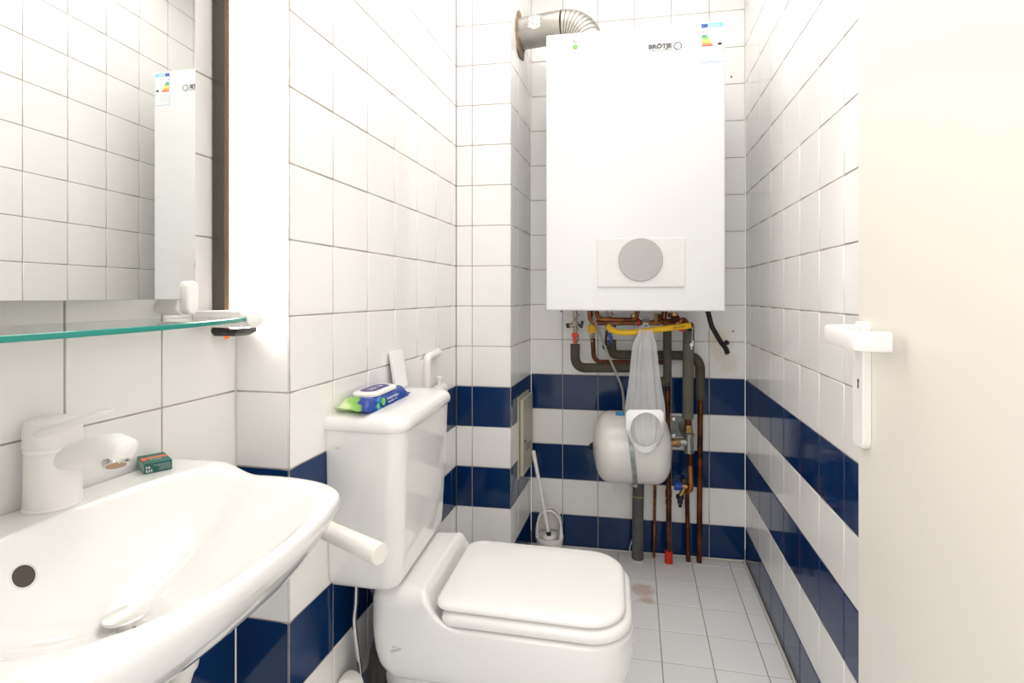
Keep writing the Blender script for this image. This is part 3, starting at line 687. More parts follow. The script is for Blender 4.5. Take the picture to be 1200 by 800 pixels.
# collar: flat white plate with an oval opening, pointed at the foot
def op(a):
    c, d = math.cos(a), math.sin(a)
    return W_(757+18.5*c, 503.5-20.5*d, .414+.004*c*c)
def ov(a):
    c, d = math.cos(a), math.sin(a)
    if d >= 0: k = 1/max(abs(c), abs(d)); kk = min(k, 1.30); u = 755.8+22.2*c*kk; v = 503-23.2*d*kk; u = max(733.2, min(777.8, u)); v = max(480, v)
    else: u = 756.5+22.3*c*(1-.10*abs(d)); v = 503+27.5*abs(d)**1.25
    return W_(u, v, .411)
bm = bmesh.new(); lo, li, lo2, li2 = [], [], [], []; back_off = Vector((0, .004, 0))
for i in range(72):
    a = 2*PI*i/72; o_, i_ = ov(a), op(a); lo.append(bm.verts.new(o_)); li.append(bm.verts.new(i_+Vector((0, -.003, 0)))); lo2.append(bm.verts.new(o_+back_off)); li2.append(bm.verts.new(i_+back_off*2))
for i in range(72):
    j = (i+1) % 72; bm.faces.new((lo[i], lo[j], li[j], li[i])); bm.faces.new((lo2[i], lo2[j], li2[j], li2[i])); bm.faces.new((lo[i], lo[j], lo2[j], lo2[i])); bm.faces.new((li[i], li[j], li2[j], li2[i]))
bobj('collar', bm, FILMT, t, smooth=50)
bobj('hanging_loop', tube(fillet([W_(751, 392, .358), W_(752, 386, .325), W_(754, 379, .325), W_(759, 379, .325), W_(761, 386, .325), W_(762, 392, .358)], .012), .0022, 8), FILMT, t, smooth=50)
fix(t)
# ------------------------------------------------------------------ access hatch on the chase side
def CS(s, z, o=0):   # s metres along the chase side from its front corner, o out of the wall
    a = Vector((*Pt['CR'], z)); e = Vector((Pt['CB'][0]-Pt['CR'][0], Pt['CB'][1]-Pt['CR'][1], 0)).normalized(); n = Vector((e.y, -e.x, 0))
    return a+e*s+n*o
def cbox(s0, s1, z0, z1, o0, o1):
    bm = bmesh.new(); vs = [bm.verts.new(CS(s, z, o)) for z in (z0, z1) for s, o in ((s0, o0), (s1, o0), (s1, o1), (s0, o1))]
    for f in ((0, 1, 2, 3), (4, 5, 6, 7), (0, 1, 5, 4), (1, 2, 6, 5), (2, 3, 7, 6), (3, 0, 4, 7)): bm.faces.new([vs[i] for i in f])
    return bm
t = thing('access_hatch', 'small beige metal access hatch in the side of the tiled chase', 'hatch', CS(.2, .37, 0))
fr = cbox(.095, .115, .362, .678, 0, .006)
for a in ((.115, .275, .662, .678), (.115, .275, .362, .378), (.262, .282, .378, .662)): 
    b2 = cbox(*a, 0, .006); me_ = bpy.data.meshes.new('x'); b2.to_mesh(me_); fr.from_mesh(me_); b2.free()
bobj('frame', fr, BEIGE, t, bevel=.001)
bobj('hatch_door', cbox(.105, .272, .372, .668, .008, .022), BEIGE, t, bevel=.002)
bobj('lock', lathe(CS(.135, .50, .0215), CS(.135, .50, 1), [(0, .007), (.003, .006)], 12), CHARC, t)
for z in (.43, .62): bobj('hinge', cbox(.272, .290, z-.022, z+.022, .004, .016), BEIGE, t, bevel=.001)
for z in (.46, .475): bobj('vent_slot', cbox(.15, .24, z, z+.004, .0222, .0226), GREYPR, t)
fix(t)
# ------------------------------------------------------------------ toilet brush in its hooded holder
bc = Vector((-.259, 2.098, 0))
t = thing('toilet_brush_holder', 'white toilet brush holder with an arched hood in the back corner', 'brush holder', bc)
bm = lathe(bc, bc+Vector((0, 0, 1)), [(0, .050), (.002, .0525), (.072, .0530), (.076, .0575), (.088, .0575), (.0885, .0525), (.082, .050), (.012, .047), (.011, .0)], 40, cap=False)
bobj('cup', bm, WPL, t, smooth=35)
def hood(r, arch):
    bm = bmesh.new(); g = []
    n1, n2 = 36, 12
    for i in range(n1+1):
        a = math.radians(-28+236*i/n1)         # wraps round the back, open towards the room
        hmax = .118*math.sqrt(max(0, 1-((i/n1-.5)*2)**4))**1.0
        col_ = []
        for j in range(n2+1):
            h = j/n2; z = .087+h*hmax*.90; rr = r*(1 if z < .13 else math.sqrt(max(.02, 1-((z-.13)/.075)**2)))
            col_.append(bm.verts.new(bc+Vector((rr*math.cos(a), rr*math.sin(a), z))))
        g.append(col_)
    for i in range(n1):
        for j in range(n2):
            try: bm.faces.new((g[i][j], g[i+1][j], g[i+1][j+1], g[i][j+1]))
            except ValueError: pass
    return bm
hd = bobj('hood', hood(.052, 0), WPL, t, smooth=60); md = hd.modifiers.new('s', 'SOLIDIFY'); md.thickness = .0035
# rim of the arch opening
rim = []
for i in range(25):
    a = PI*i/24; rim.append(bc+Vector((.0525*math.cos(a), -.012, .087+.106*math.sin(a)**.75)))
bobj('hood_rim', tube(rim, .0038, 8), WPL, t, smooth=50)
fix(t)
t = thing('toilet_brush', 'toilet brush with a long white handle leaning in its hooded holder', 'brush', (-.262, 2.092, .07))
h0, h1 = Vector((-.262, 2.088, .105)), Vector((-.327, 2.098, .432))
bobj('handle', lathe(h0, h1, [(0, .0075), (.10, .0085), (.115, .0070), (.33, .0085), (.334, .006)], 16), WPL, t, smooth=40)
bobj('ferrule', lathe(h0+(h0-h1).normalized()*.014, h1, [(0, .0095), (.017, .0095)], 12), BLACK, t)
bobj('bristle_head', lathe(h0+(h0-h1).normalized()*.012, (-.25, 2.09, .02), [(0, .015), (.005, .026), (.04, .030), (.062, .022)], 20), PAPER, t, smooth=50)
fix(t)
# ------------------------------------------------------------------ toilet
t = thing('toilet', 'white toilet bowl standing beside the cistern, its lid closed', 'toilet', (-.2, 1.205, 0))
YC = 1.209
def sec(x0, x1, hw, r, rb, z, yo=0): return [(x, y, z) for x, y in rrect(x0, x1, YC-hw+yo, YC+hw+yo, r, rb, 10)]
def ss(a, b, x): k = max(0, min(1, (x-a)/(b-a))); return k*k*(3-2*k)
XB0, XB1, HW = -.538, .044, .1605
OB_ = [Vector(p) for p in rrect(XB0, XB1, YC-HW, YC+HW, .105, .045, 22)]
# densify the straight runs so that the step is well sampled
OBd = []
for i, p in enumerate(OB_):
    q = OB_[(i+1) % len(OB_)]; m_ = max(1, int((q-p).length/.006))
    for j in range(m_): OBd.append(p+(q-p)*(j/m_))
def xstep(y):
    return -.4120+.006*max(0, (YC-y)/HW)**4
def Htop(x, y):
    e_ = min(1, abs(y-YC)/HW)**5; xs_ = xstep(y); w = .040+.062*e_; k = max(0, min(1, (x-xs_)/w))
    drop = (1-(1-k)**2.6)*ss(-.10, .26, k)
    return .4275-.0675*drop
def rollr(x): return .009+.030*(1-ss(-.46, -.34, x))
bm = bmesh.new(); rings = []
def lowring(f, z, dx0=0, dx1=0):
    rings.append([bm.verts.new((max(min(p.x, XB1-dx1), XB0+dx0) if f is None else (-.25+(p.x+.25)*f[0]), YC+(p.y-YC)*(f[1] if f else 1), z)) for p in OBd])
for fx, fy, z in ((.62, .44, .203), (.78, .66, .206), (.87, .80, .215), (.930, .895, .232), (.965, .95, .255), (.985, .982, .285), (.996, .996, .315)):
    lowring((fx, fy), z)
rings.append([bm.verts.new((p.x, p.y, .335)) for p in OBd])
rings.append([bm.verts.new((p.x, p.y, Htop(p.x, p.y)-rollr(p.x))) for p in OBd])
nOB = len(OBd)
for s_ in (.004, .012, .025, .045, .07, .10, .14, .18, .23, .28, .34, .40, .46, .52, .58, .64, .70, .76, .82, .88, .94, 1.0):
    row = []
    for p in OBd:
        c_ = Vector((max(-.485, min(-.06, p.x)), YC)); q = p+(c_-p)*s_; d0_ = (q-p).length
        R1 = rollr(p.x); t_ = min(1, d0_/R1); z = Htop(q.x, q.y)-R1*(1-math.sqrt(max(0, 1-(1-t_)**2)))
        row.append(bm.verts.new((q.x, q.y, z)))
    rings.append(row)
for k in range(len(rings)-1):
    for i in range(nOB): bm.faces.new((rings[k][i], rings[k][(i+1) % nOB], rings[k+1][(i+1) % nOB], rings[k+1][i]))
bm.faces.new(rings[0])
bmesh.ops.remove_doubles(bm, verts=rings[-1], dist=.0004)
bobj('bowl', bm, CERAM, t, smooth=80)
ped = [sec(-.40, -.08, .085, .06, .05, 0), sec(-.40, -.08, .085, .06, .05, .01), sec(-.385, -.10, .078, .06, .05, .03), sec(-.38, -.11, .074, .06, .05, .10), sec(-.41, -.10, .082, .06, .05, .17), sec(-.45, -.08, .095, .06, .05, .215)]
bobj('pedestal', loft(ped), CERAM, t, smooth=60)
bobj('outlet_neck', loft([[(x, YC+dy, .175+dz) for dy, dz in [(r*math.cos(2*PI*i/28), r*math.sin(2*PI*i/28)) for i in range(28)]] for x, r in ((-.535, .066), (-.53, .072), (-.49, .086), (-.42, .088), (-.38, .07))]), CERAM, t, smooth=60)
bobj('outlet_seal', lathe((-.565, YC, .205), (-.52, YC, .200), [(0, .100), (.004, .108), (.018, .110), (.022, .104), (.030, .104), (.034, .088)], 40), RUBBER, t, smooth=40)
bm = B(-.372, -.356, YC-.108, YC-.066, .10, .225); bobj('floor_bracket', bm, mat('rusty_cream', (.45, .30, .16), .8, noise=.6, nscale=60, col2=(.75, .7, .6)), t, bevel=.002)
# seat and lid
def seat_sec(g, z): return sec(-.3665+g, .0385-g, .1575-g, .092-g*.6, .022, z)
bobj('seat', loft([seat_sec(.020, .3615), seat_sec(.004, .3625), seat_sec(-.001, .368), seat_sec(-.002, .376), seat_sec(.0005, .3835), seat_sec(.005, .3880), seat_sec(.016, .3898), seat_sec(.03, .39)]), SEATM, t, smooth=60)
def lid_sec(g, z, dx=0): return sec(-.386+g, .026-g, .1535-g, .085-g*.6, .036, z)
bobj('lid', loft([lid_sec(.022, .3905), lid_sec(.006, .3925), lid_sec(.001, .3950), lid_sec(.0, .398), lid_sec(.002, .4035), lid_sec(.007, .4075), lid_sec(.016, .4100), lid_sec(.045, .4120), lid_sec(.10, .4130)]), SEATM, t, smooth=60)
for y in (YC-.08, YC+.08): bobj('hinge', lathe((-.374, y-.016, .377), (-.374, y+.02, .377), [(0, .008), (.032, .008)], 14), SEATM, t, smooth=40)
# faint maker's mark stamped on the side
scribble('maker_mark', t, mat('mark_grey', (.50, .47, .44), .3), plane_mat((-.478, YC-.1592, .292), (1, 0, .38), (-.38, 0, 1)), .028, .007, 5); scribble('maker_mark', t, mat('mark_grey_c', (.50, .47, .44), .3), plane_mat((-.474, YC-.1592, .303), (1, 0, .38), (-.38, 0, 1)), .014, .006, 6)
fix(t)
# ------------------------------------------------------------------ cistern
t = thing('cistern', 'tall white ceramic toilet cistern with a curved lid against the left wall', 'cistern', (-.53, 1.2, .43))
def cs(x0, x1, y0, y1, r, z, rb=.010): return [(x+(.044 if x < -.55 else -.030)*(y-1.2)-(.0055 if x < -.55 else .004), y, z) for x, y in rrect(x0, x1, y0, y1, r, rb, 8)]
tank = [cs(-.603, -.490, 1.060, 1.352, .02, .4300), cs(-.604, -.474, 1.044, 1.366, .028, .4315), cs(-.604, -.464, 1.034, 1.374, .034, .4370), cs(-.605, -.458, 1.028, 1.378, .038, .4480), cs(-.605, -.455, 1.025, 1.380, .04, .465),
        cs(-.606, -.452, 1.023, 1.382, .04, .52), cs(-.607, -.447, 1.021, 1.384, .04, .62), cs(-.608, -.443, 1.019, 1.386, .04, .72), cs(-.609, -.441, 1.018, 1.387, .04, .782)]
bobj('tank', loft(tank), CERAM, t, smooth=60)
lid = [cs(-.606, -.446, 1.023, 1.382, .04, .780), cs(-.610, -.4365, 1.0135, 1.391, .045, .7815), cs(-.610, -.4335, 1.011, 1.3935, .047, .787), cs(-.610, -.4335, 1.011, 1.3935, .047, .795), cs(-.609, -.4365, 1.0135, 1.391, .046, .804), cs(-.607, -.443, 1.019, 1.386, .044, .8100), cs(-.603, -.455, 1.031, 1.375, .038, .8145), cs(-.59, -.475, 1.05, 1.355, .03, .8165), cs(-.56, -.50, 1.08, 1.33, .02, .8172)]
bobj('lid', loft(lid), CERAM, t, smooth=60)
scribble('maker_mark', t, mat('mark_grey_b', (.66, .63, .60), .3), plane_mat((-.594, 1.0180, .742), (1, 0, 0), (0, 0, 1)), .012, .0045, 9)
fix(t)
# supply hose and angle valve
t = thing('supply_hose', 'bent chrome supply tube running down from under the cistern', 'hose', (-.58, 1.085, .13))
bobj('tube', tube(smooth_path([(-.580, 1.085, .428), (-.581, 1.083, .37), (-.584, 1.082, .33), (-.580, 1.088, .26), (-.577, 1.098, .19), (-.578, 1.10, .125)], 6), .0056, 12), CHROME, t, smooth=50)
for c_, r_, l_ in (((-.580, 1.085, .421), .0085, .018), ((-.577, 1.10, .165), .009, .016)): bobj('union_nut', nut(bmesh.new(), c_, (0, 0, 1), r_, l_, 6), CHROME, t)
fix(t)
t = thing('angle_valve', 'white angle valve knob on the wall below the cistern', 'valve', (-.612, 1.085, .125))
bobj('body', tube([(-.612, 1.085, .165), (-.592, 1.092, .165), (-.578, 1.10, .150)], .009, 12), CHROME, t, smooth=40)
bobj('knob', lathe((-.585, 1.078, .193), (-.585, .95, .193), [(0, .02), (.002, .0275), (.022, .0275), (.027, .024), (.029, .012)], 24), WPL, t, smooth=40)
fix(t)
# ------------------------------------------------------------------ things on the cistern lid and on the wall behind
def tex_wipe():
    m = mat('wipes_film', (.01, .045, .30), .25, bump=.5, bscale=45); nt = m.node_tree; b = nt.nodes['Principled BSDF']
    tc = nt.nodes.new('ShaderNodeTexCoord'); sp = nt.nodes.new('ShaderNodeSeparateXYZ'); nt.links.new(tc.outputs['Generated'], sp.inputs[0])
    n = nt.nodes.new('ShaderNodeTexNoise'); n.inputs['Scale'].default_value = 3.5; nt.links.new(tc.outputs['Generated'], n.inputs['Vector'])
    ad = nt.nodes.new('ShaderNodeMath'); ad.operation = 'MULTIPLY_ADD'; ad.inputs[1].default_value = .22; nt.links.new(n.outputs['Fac'], ad.inputs[0]); nt.links.new(sp.outputs['Y'], ad.inputs[2])
    mx = nt.nodes.new('ShaderNodeMath'); mx.operation = 'MULTIPLY_ADD'; mx.inputs[1].default_value = .55; nt.links.new(sp.outputs['X'], mx.inputs[0]); nt.links.new(ad.outputs[0], mx.inputs[2])
    cr = nt.nodes.new('ShaderNodeValToRGB'); cr.color_ramp.interpolation = 'LINEAR'
    e = cr.color_ramp.elements; e[0].position = .0; e[0].color = (.72, .82, .50, 1); e[1].position = .36; e[1].color = (.66, .78, .42, 1)
    for p, c_ in ((.44, (.30, .56, .12)), (.55, (.17, .42, .07)), (.585, (.006, .035, .26)), (.86, (.006, .05, .32)), (.90, (.05, .30, .62)), (.97, (.01, .05, .30))):
        k = cr.color_ramp.elements.new(p); k.color = (*c_, 1)
    nt.links.new(mx.outputs[0], cr.inputs[0]); nt.links.new(cr.outputs[0], b.inputs['Base Color']); return m
t = thing('wet_wipes_pack', 'blue and green pack of moist toilet wipes lying on the cistern lid', 'wipes pack', (-.565, 1.16, .815))
rs = random.Random(3); bm = bmesh.new(); NY, NX = 26, 14; y0, y1, x0, x1 = 1.022, 1.268, -.606, -.522
gt = []; gb = []
for j in range(NY+1):
    rt_ = []; rb_ = []
    for i in range(NX+1):
        u, v = i/NX, j/NY; e = max(0, min(1, v/.16, (1-v)/.11)); e = e*e*(3-2*e); su = (1-abs(2*u-1)**5)
        w_ = .040+.004*e; x = -.564+(2*u-1)*w_+.006*(v-.5)*0; y = y0+(y1-y0)*v+.004*math.sin(u*6)*(1-e)
        wr = .0014*math.sin(31*v+5*u)*math.sin(9*u+2)
        zt = .819+.026*su*e+.0015*(1-e)+wr+(.012*(1-v/.12)**1.5 if v < .12 else 0)*(1-.6*u); zb = .818 if e > .3 else zt-.0012-(.001*e)
        zb = min(zb, zt-.0008) 
        rt_.append(bm.verts.new((x, y, zt))); rb_.append(bm.verts.new((x, y, zb)))
    gt.append(rt_); gb.append(rb_)
for j in range(NY):
    for i in range(NX): bm.faces.new((gt[j][i], gt[j][i+1], gt[j+1][i+1], gt[j+1][i])); bm.faces.new((gb[j][i], gb[j][i+1], gb[j+1][i+1], gb[j+1][i]))
    bm.faces.new((gt[j][0], gt[j+1][0], gb[j+1][0], gb[j][0])); bm.faces.new((gt[j][NX], gt[j+1][NX], gb[j+1][NX], gb[j][NX]))
for i in range(NX): bm.faces.new((gt[0][i], gt[0][i+1], gb[0][i+1], gb[0][i])); bm.faces.new((gt[NY][i], gt[NY][i+1], gb[NY][i+1], gb[NY][i]))
bobj('wrapper', bm, tex_wipe(), t, smooth=60)
wt = Matrix.Rotation(.06, 3, 'Y')
def wl(x0, x1, y0, y1, r, z): return [(x, y, z) for x, y in rrect(x0, x1, y0, y1, r, r, 8)]
bobj('flip_lid', loft([wl(-.596, -.532, 1.078, 1.218, .026, .8435), wl(-.596, -.532, 1.078, 1.218, .026, .849), wl(-.593, -.535, 1.081, 1.215, .024, .8515), wl(-.586, -.542, 1.088, 1.208, .02, .8525)]), WPL, t, smooth=40)
bobj('lid_print', loft([wl(-.585, -.545, 1.098, 1.198, .018, .8527), wl(-.585, -.545, 1.098, 1.198, .018, .8530)]), flat('print_violet', (.06, .05, .20)), t)
scribble('lid_print', t, WHITEPR, plane_mat((-.558, 1.115, .8532), (0, 1, 0), (-1, 0, 0)), .065, .017, 11)
for k, (y, r_, z) in enumerate(((1.101, .0088, .831), (1.074, .0055, .826))):
    bobj('green_badge', lathe((-.5215, y, z), (-.45, y-.004, z+.006), [(0, r_), (.0012, r_)], 20), flat('badge_green', (.18, .55, .10)), t)
scribble('side_print', t, WHITEPR, plane_mat((-.5222, 1.125, .8300), (0, 1, 0), (-.3, 0, 1)), .072, .0062, 12); scribble('side_print', t, WHITEPR, plane_mat((-.5215, 1.128, .8222), (0, 1, 0), (-.1, 0, 1)), .052, .0045, 13)
fix(t)
# small white folded card leaning on the wall
c_ = bmesh.new(); r_ = Matrix.Rotation(math.radians(-9), 3, 'Y')
bm = bmesh.new(); add_box(bm, (0, 0, .053), (.010, .075, .105)); 
for v in bm.verts: v.co = r_ @ v.co
for v in bm.verts: v.co += Vector((-.579, 1.335, .8175))
o = bobj('tissue_packet', bm, PAPER, bevel=.002); base(o, (-.579, 1.335, .8175)); tag(o, 'plain white upright packet leaning on the tiles behind the wipes', 'packet')
# roll holder
t = thing('toilet_roll_holder', 'empty white toilet roll holder on the left wall beyond the cistern', 'roll holder', (-.595, 1.56, .80))
bobj('wall_plate', B(-.598, -.586, 1.522, 1.540, .748, .870), WPL, t, bevel=.003)
bobj('arm', tube(fillet([(-.577, 1.530, .745), (-.577, 1.530, .880), (-.577, 1.640, .884), (-.594, 1.665, .884)], .020), .0125, 14), WPL, t, smooth=50)
bobj('spindle', lathe((-.567, 1.530, .757), (-.567, 1.70, .762), [(0, .012), (.006, .019), (.115, .022), (.125, .016)], 22), WPL, t, smooth=40)
bobj('knob', lathe((-.567, 1.620, .775), (-.567, 1.620, 1), [(0, .008), (.020, .0085), (.022, .011), (.030, .011), (.032, .006)], 14), WPL, t, smooth=40)
fix(t)
# ------------------------------------------------------------------ mirror, lamp, shelf on the sink wall
WD = Vector((.0517, .795, 0)).normalized(); WN = Vector((WD.y, -WD.x, 0))       # along the wall, out of it
def SW(y, o, z): t_ = (y-.1018)/.795; return Vector((-.7929+.0517*t_, y, z))+WN*o
def sbox(y0, y1, o0, o1, z0, z1):
    bm = bmesh.new(); vs = [bm.verts.new(SW(y, o, z)) for z in (z0, z1) for y, o in ((y0, o0), (y1, o0), (y1, o1), (y0, o1))]
    for f in ((0, 1, 2, 3), (4, 5, 6, 7), (0, 1, 5, 4), (1, 2, 6, 5), (2, 3, 7, 6), (3, 0, 4, 7)): bm.faces.new([vs[i] for i in f])
    return bm
t = thing('wall_mirror', 'large frameless rectangular mirror above the glass shelf', 'mirror', (-.76, .5, 1.07))
# the glass stands off the tiles on its clips
def MX(y, z): return -.700-.0126*(y-.5)
bm = bmesh.new()
def mbox(bm, y0, y1, z0, z1, d0, d1):
    vs = [bm.verts.new((MX(y, z)+d, y, z)) for d in (d0, d1) for y, z in ((y0, z0), (y1, z0), (y1, z1), (y0, z1))]
    for f in ((0, 1, 2, 3), (4, 5, 6, 7), (0, 1, 5, 4), (1, 2, 6, 5), (2, 3, 7, 6), (3, 0, 4, 7)): bm.faces.new([vs[i] for i in f])
mbox(bm, .15, .7550, 1.070, 1.86, -.004, 0); bobj('mirror_glass', bm, MIRR, t)
bm = bmesh.new(); mbox(bm, .1495, .7556, 1.0693, 1.8607, -.0058, -.0042); bobj('mirror_backing', bm, mat('pale_backing', (.62, .66, .63), .4), t)
def clip(y, z, s=1):
    c0_ = Vector((MX(y, z), y, z))
    def st(o, r, zz0, zz1, yc):
        pts = []
        for i in range(24):
            a = 2*PI*i/24; pts.append(Vector((c0_.x+o, yc+r*math.cos(a), (zz1-r if math.sin(a) >= 0 else zz0+r)+r*math.sin(a))))
        return pts
    w0 = SW(y, 0, 0).x-c0_.x
    bobj('mirror_clip', loft([st(w0, .0145, z-.030, z-.001, y-.004), st(-.007, .0145, z-.030, z-.001, y-.004), st(-.0065, .0125, z-.0285, z+.028, y), st(.007, .0125, z-.0285, z+.028, y), st(.0095, .0100, z-.026, z+.0255, y)]), WPL, t, smooth=35)
clip(.741, 1.0725)
clip(.235, 1.0715)
fix(t)
t = thing('glass_shelf', 'bow-fronted green-edged glass shelf on white brackets below the mirror', 'shelf', (-.72, .47, 1.03))
def bow(y): k = (y-.47)/.345; return -.584-.074*k*k+.010*(k if k > 0 else 0)
ysn = [.125+.69*i/40 for i in range(41)]
front = [(bow(y), y) for y in ysn]; back = [(SW(y, .004, 0).x, y) for y in reversed(ysn)]
z0, z1 = 1.0295, 1.0370
bm = bmesh.new(); nF = len(front)
ft = [bm.verts.new((x-.0022, y, z1)) for x, y in front]; fb = [bm.verts.new((x-.0022, y, z0)) for x, y in front]; bt = [bm.verts.new((x, y, z1)) for x, y in reversed(back)]; bb = [bm.verts.new((x, y, z0)) for x, y in reversed(back)]
for i in range(nF-1):
    bm.faces.new((ft[i], ft[i+1], bt[i+1], bt[i])); bm.faces.new((fb[i], fb[i+1], bb[i+1], bb[i])); bm.faces.new((bt[i], bt[i+1], bb[i+1], bb[i])); bm.faces.new((ft[i], ft[i+1], fb[i+1], fb[i]))
for i in (0, nF-1): bm.faces.new((ft[i], bt[i], bb[i], fb[i]))
bobj('glass_plate', bm, GLASSG, t)
bm = bmesh.new(); zm = (z0+z1)/2
rr_ = [[(x-.0020, y, z0), (x-.0004, y, z0+.0008), (x, y, zm), (x-.0004, y, z1-.0008), (x-.0020, y, z1)] for x, y in front]
vv = [[bm.verts.new(p) for p in r_] for r_ in rr_]
for i in range(nF-1):
    for j in range(4): bm.faces.new((vv[i][j], vv[i+1][j], vv[i+1][j+1], vv[i][j+1]))
    bm.faces.new((vv[i][0], vv[i+1][0], vv[i+1][4], vv[i][4]))
bobj('glass_edge', bm, GLASSE, t, smooth=40)
for ya, yb, xe in ((.795, .826, -.648), (.115, .146, -.66)):
    xw = SW(ya, .0, 0).x
    bobj('bracket_arm', B(xw+.001, xe, ya, yb, 1.0185, 1.0485), WPL, t, bevel=.0025)
    yk = (ya+yb)/2
    if ya > .5: bobj('bracket_knob', lathe((-.660, .832, 1.0325), (-.622, .806, 1.0325), [(0, .011), (.016, .011), (.018, .0145), (.030, .0150), (.036, .0135), (.0385, .008), (.039, .0)], 28), WPL, t, smooth=40)
    else: bobj('bracket_knob', lathe((-.675, yk, 1.0325), (-.60, yk, 1.0325), [(0, .011), (.016, .011), (.018, .0145), (.030, .0150), (.036, .0135), (.039, .0)], 28), WPL, t, smooth=40)
fix(t)
t = thing('strip_lamp', 'tall dark brown strip lamp glowing white in the corner beside the mirror', 'lamp', (-.735, .86, 1.0))
bobj('housing', sbox(.8375, .888, .002, .030, 1.012, 1.80), DARKB, t, bevel=.001, seg=2)
bobj('housing_edge', sbox(.8382, .8405, .0295, .0400, 1.012, 1.80), BROWN, t)
def dif(o_, z): return [SW(.8412+.046*i/12, .028+.030*math.sin(PI*i/12)**.5*o_, z) for i in range(13)]
bobj('diffuser', loft([dif(1, 1.014), dif(1, 1.795)]), LAMP, t, smooth=50)
bobj('bottom_cap', loft([[SW(.840, .004, .999), SW(.886, .004, .999), SW(.886, .044, .999), SW(.846, .044, .999)], [SW(.8365, .001, 1.006), SW(.889, .001, 1.006), SW(.889, .057, 1.006), SW(.8385, .057, 1.006)], [SW(.8365, .001, 1.014), SW(.889, .001, 1.014), SW(.889, .058, 1.014), SW(.8385, .058, 1.014)]]), BLACK, t, bevel=.001)
bobj('switch_button', lathe(SW(.852, .022, 1.000), SW(.852, .022, .9), [(0, .0045), (.004, .0045), (.007, .003), (.0075, 0)], 14), ORANGE, t, smooth=50)
fix(t)
# ------------------------------------------------------------------ wash basin
def ss(a, b, x): k = max(0, min(1, (x-a)/(b-a))); return k*k*(3-2*k)
t = thing('wash_basin', 'white ceramic wash basin hung on the wall under the mirror', 'basin', (-.6, .53, .62))
half = [(-.7505, .690), (-.7490, .736), (-.744, .752), (-.720, .757), (-.690, .757), (-.655, .757), (-.625, .759), (-.585, .762), (-.540, .763), (-.495, .759), (-.452, .747), (-.420, .727), (-.402, .700), (-.391, .659), (-.382, .600), (-.379, .530)]
outl = [(x, y) for x, y in half]+[(x-(.0 if x > -.70 else .026*(1 if True else 0)), 1.06-y) for x, y in reversed(half[:-1])]
outl += [(-.7790, .40), (-.7655, .53), (-.7560, .62)]
def cr_closed(P, k):
    n = len(P); out = []
    for i in range(n):
        p0, p1, p2, p3 = (Vector(P[(i+j-1) % n]) for j in range(4))
        for j in range(k):
            s = j/k; out.append(.5*((2*p1)+(p2-p0)*s+(2*p0-5*p1+4*p2-p3)*s*s+(3*p1-p0-3*p2+p3)*s**3))
    return out
OUT = cr_closed(outl, 6); DC = Vector((-.578, .515))
def topz(x, y):
    zr = .800-.021*ss(-.655, -.585, x)
    ax_ = .118 if x < -.565 else .175; ay = .212
    n_ = 2.5; rho = (abs((x+.565)/ax_)**n_+abs((y-.53)/ay)**n_)**(1/n_)
    back_ = ss(-.55, -.66, x)
    ex = 1.9+1.6*back_
    z = zr
    if rho < 1:
        z = zr-.100*(1-rho**ex)**(1.12)
        z -= .010*max(0, 1-((x-DC.x)**2+(y-DC.y)**2)**.5/.05)
    return z
bm = bmesh.new(); NR = 44; rings = []
def wallx(y): return SW(y, .0015, 0).x
for k in range(1, NR+1):
    s = (k/NR)**.93; s *= .985
    row = []
    for p in OUT:
        x = DC.x+(p.x-DC.x)*s; y = DC.y+(p.y-DC.y)*s
        z = topz(x, y)-.0035*ss(.93, 1.0, s/.985)
        row.append(bm.verts.new((x, y, z)))
    rings.append(row)
cx, cy = -.76, .53
def scaled(kx, ky, zoff, zabs=None):
    row = []
    for p in OUT:
        xw = wallx(p.y); x = xw+(p.x-xw)*kx; y = cy+(p.y-cy)*ky; xw2 = wallx(y)
        zr = .800-.021*ss(-.655, -.585, p.x)
        row.append(bm.verts.new((max(x, xw2), y, zabs if zabs is not None else zr+zoff)))
    rings.append(row)
scaled(.997, .997, -.0062); scaled(1.0, 1.0, -.0115); scaled(1.0, 1.0, -.017); scaled(.990, .992, -.026); scaled(.955, .975, -.048); scaled(.905, .94, -.075); scaled(.84, .89, -.098); scaled(.78, .83, 0, .675); scaled(.66, .70, 0, .650); scaled(.45, .42, 0, .638)
n = len(OUT)
for k in range(len(rings)-1):
    for i in range(n): bm.faces.new((rings[k][i], rings[k][(i+1) % n], rings[k+1][(i+1) % n], rings[k+1][i]))
bm.faces.new(rings[0]); bm.faces.new(rings[-1])
bobj('basin', bm, CERAM, t, smooth=75)
zd = topz(DC.x, DC.y)
dz = zd-.0005
bobj('drain_ring', lathe((DC.x, DC.y, dz+.001), (DC.x, DC.y, 1), [(0, .0385), (.0018, .0380), (.0026, .035), (.001, .029), (-.006, .026)], 40, cap=False), CERAM, t, smooth=40)
bobj('drain_recess_shade', lathe((DC.x, DC.y, dz+.0006), (DC.x, DC.y, 1), [(0, .0), (.0006, .0285), (.0014, .0290)], 32), mat('drain_shade', (.05, .045, .04), .3, metal=.6), t)  # flat dark disc: the shade under the plug is put into its colour
bobj('drain_plug', lathe((DC.x, DC.y, dz+.002), (DC.x, DC.y, 1), [(0, .008), (.016, .008), (.0165, .0205), (.018, .0225), (.0196, .0225), (.0204, .0215), (.0208, .018), (.0210, .0)], 48), mat('satin_plug', (.82, .81, .80), .28, metal=.85), t, smooth=30)
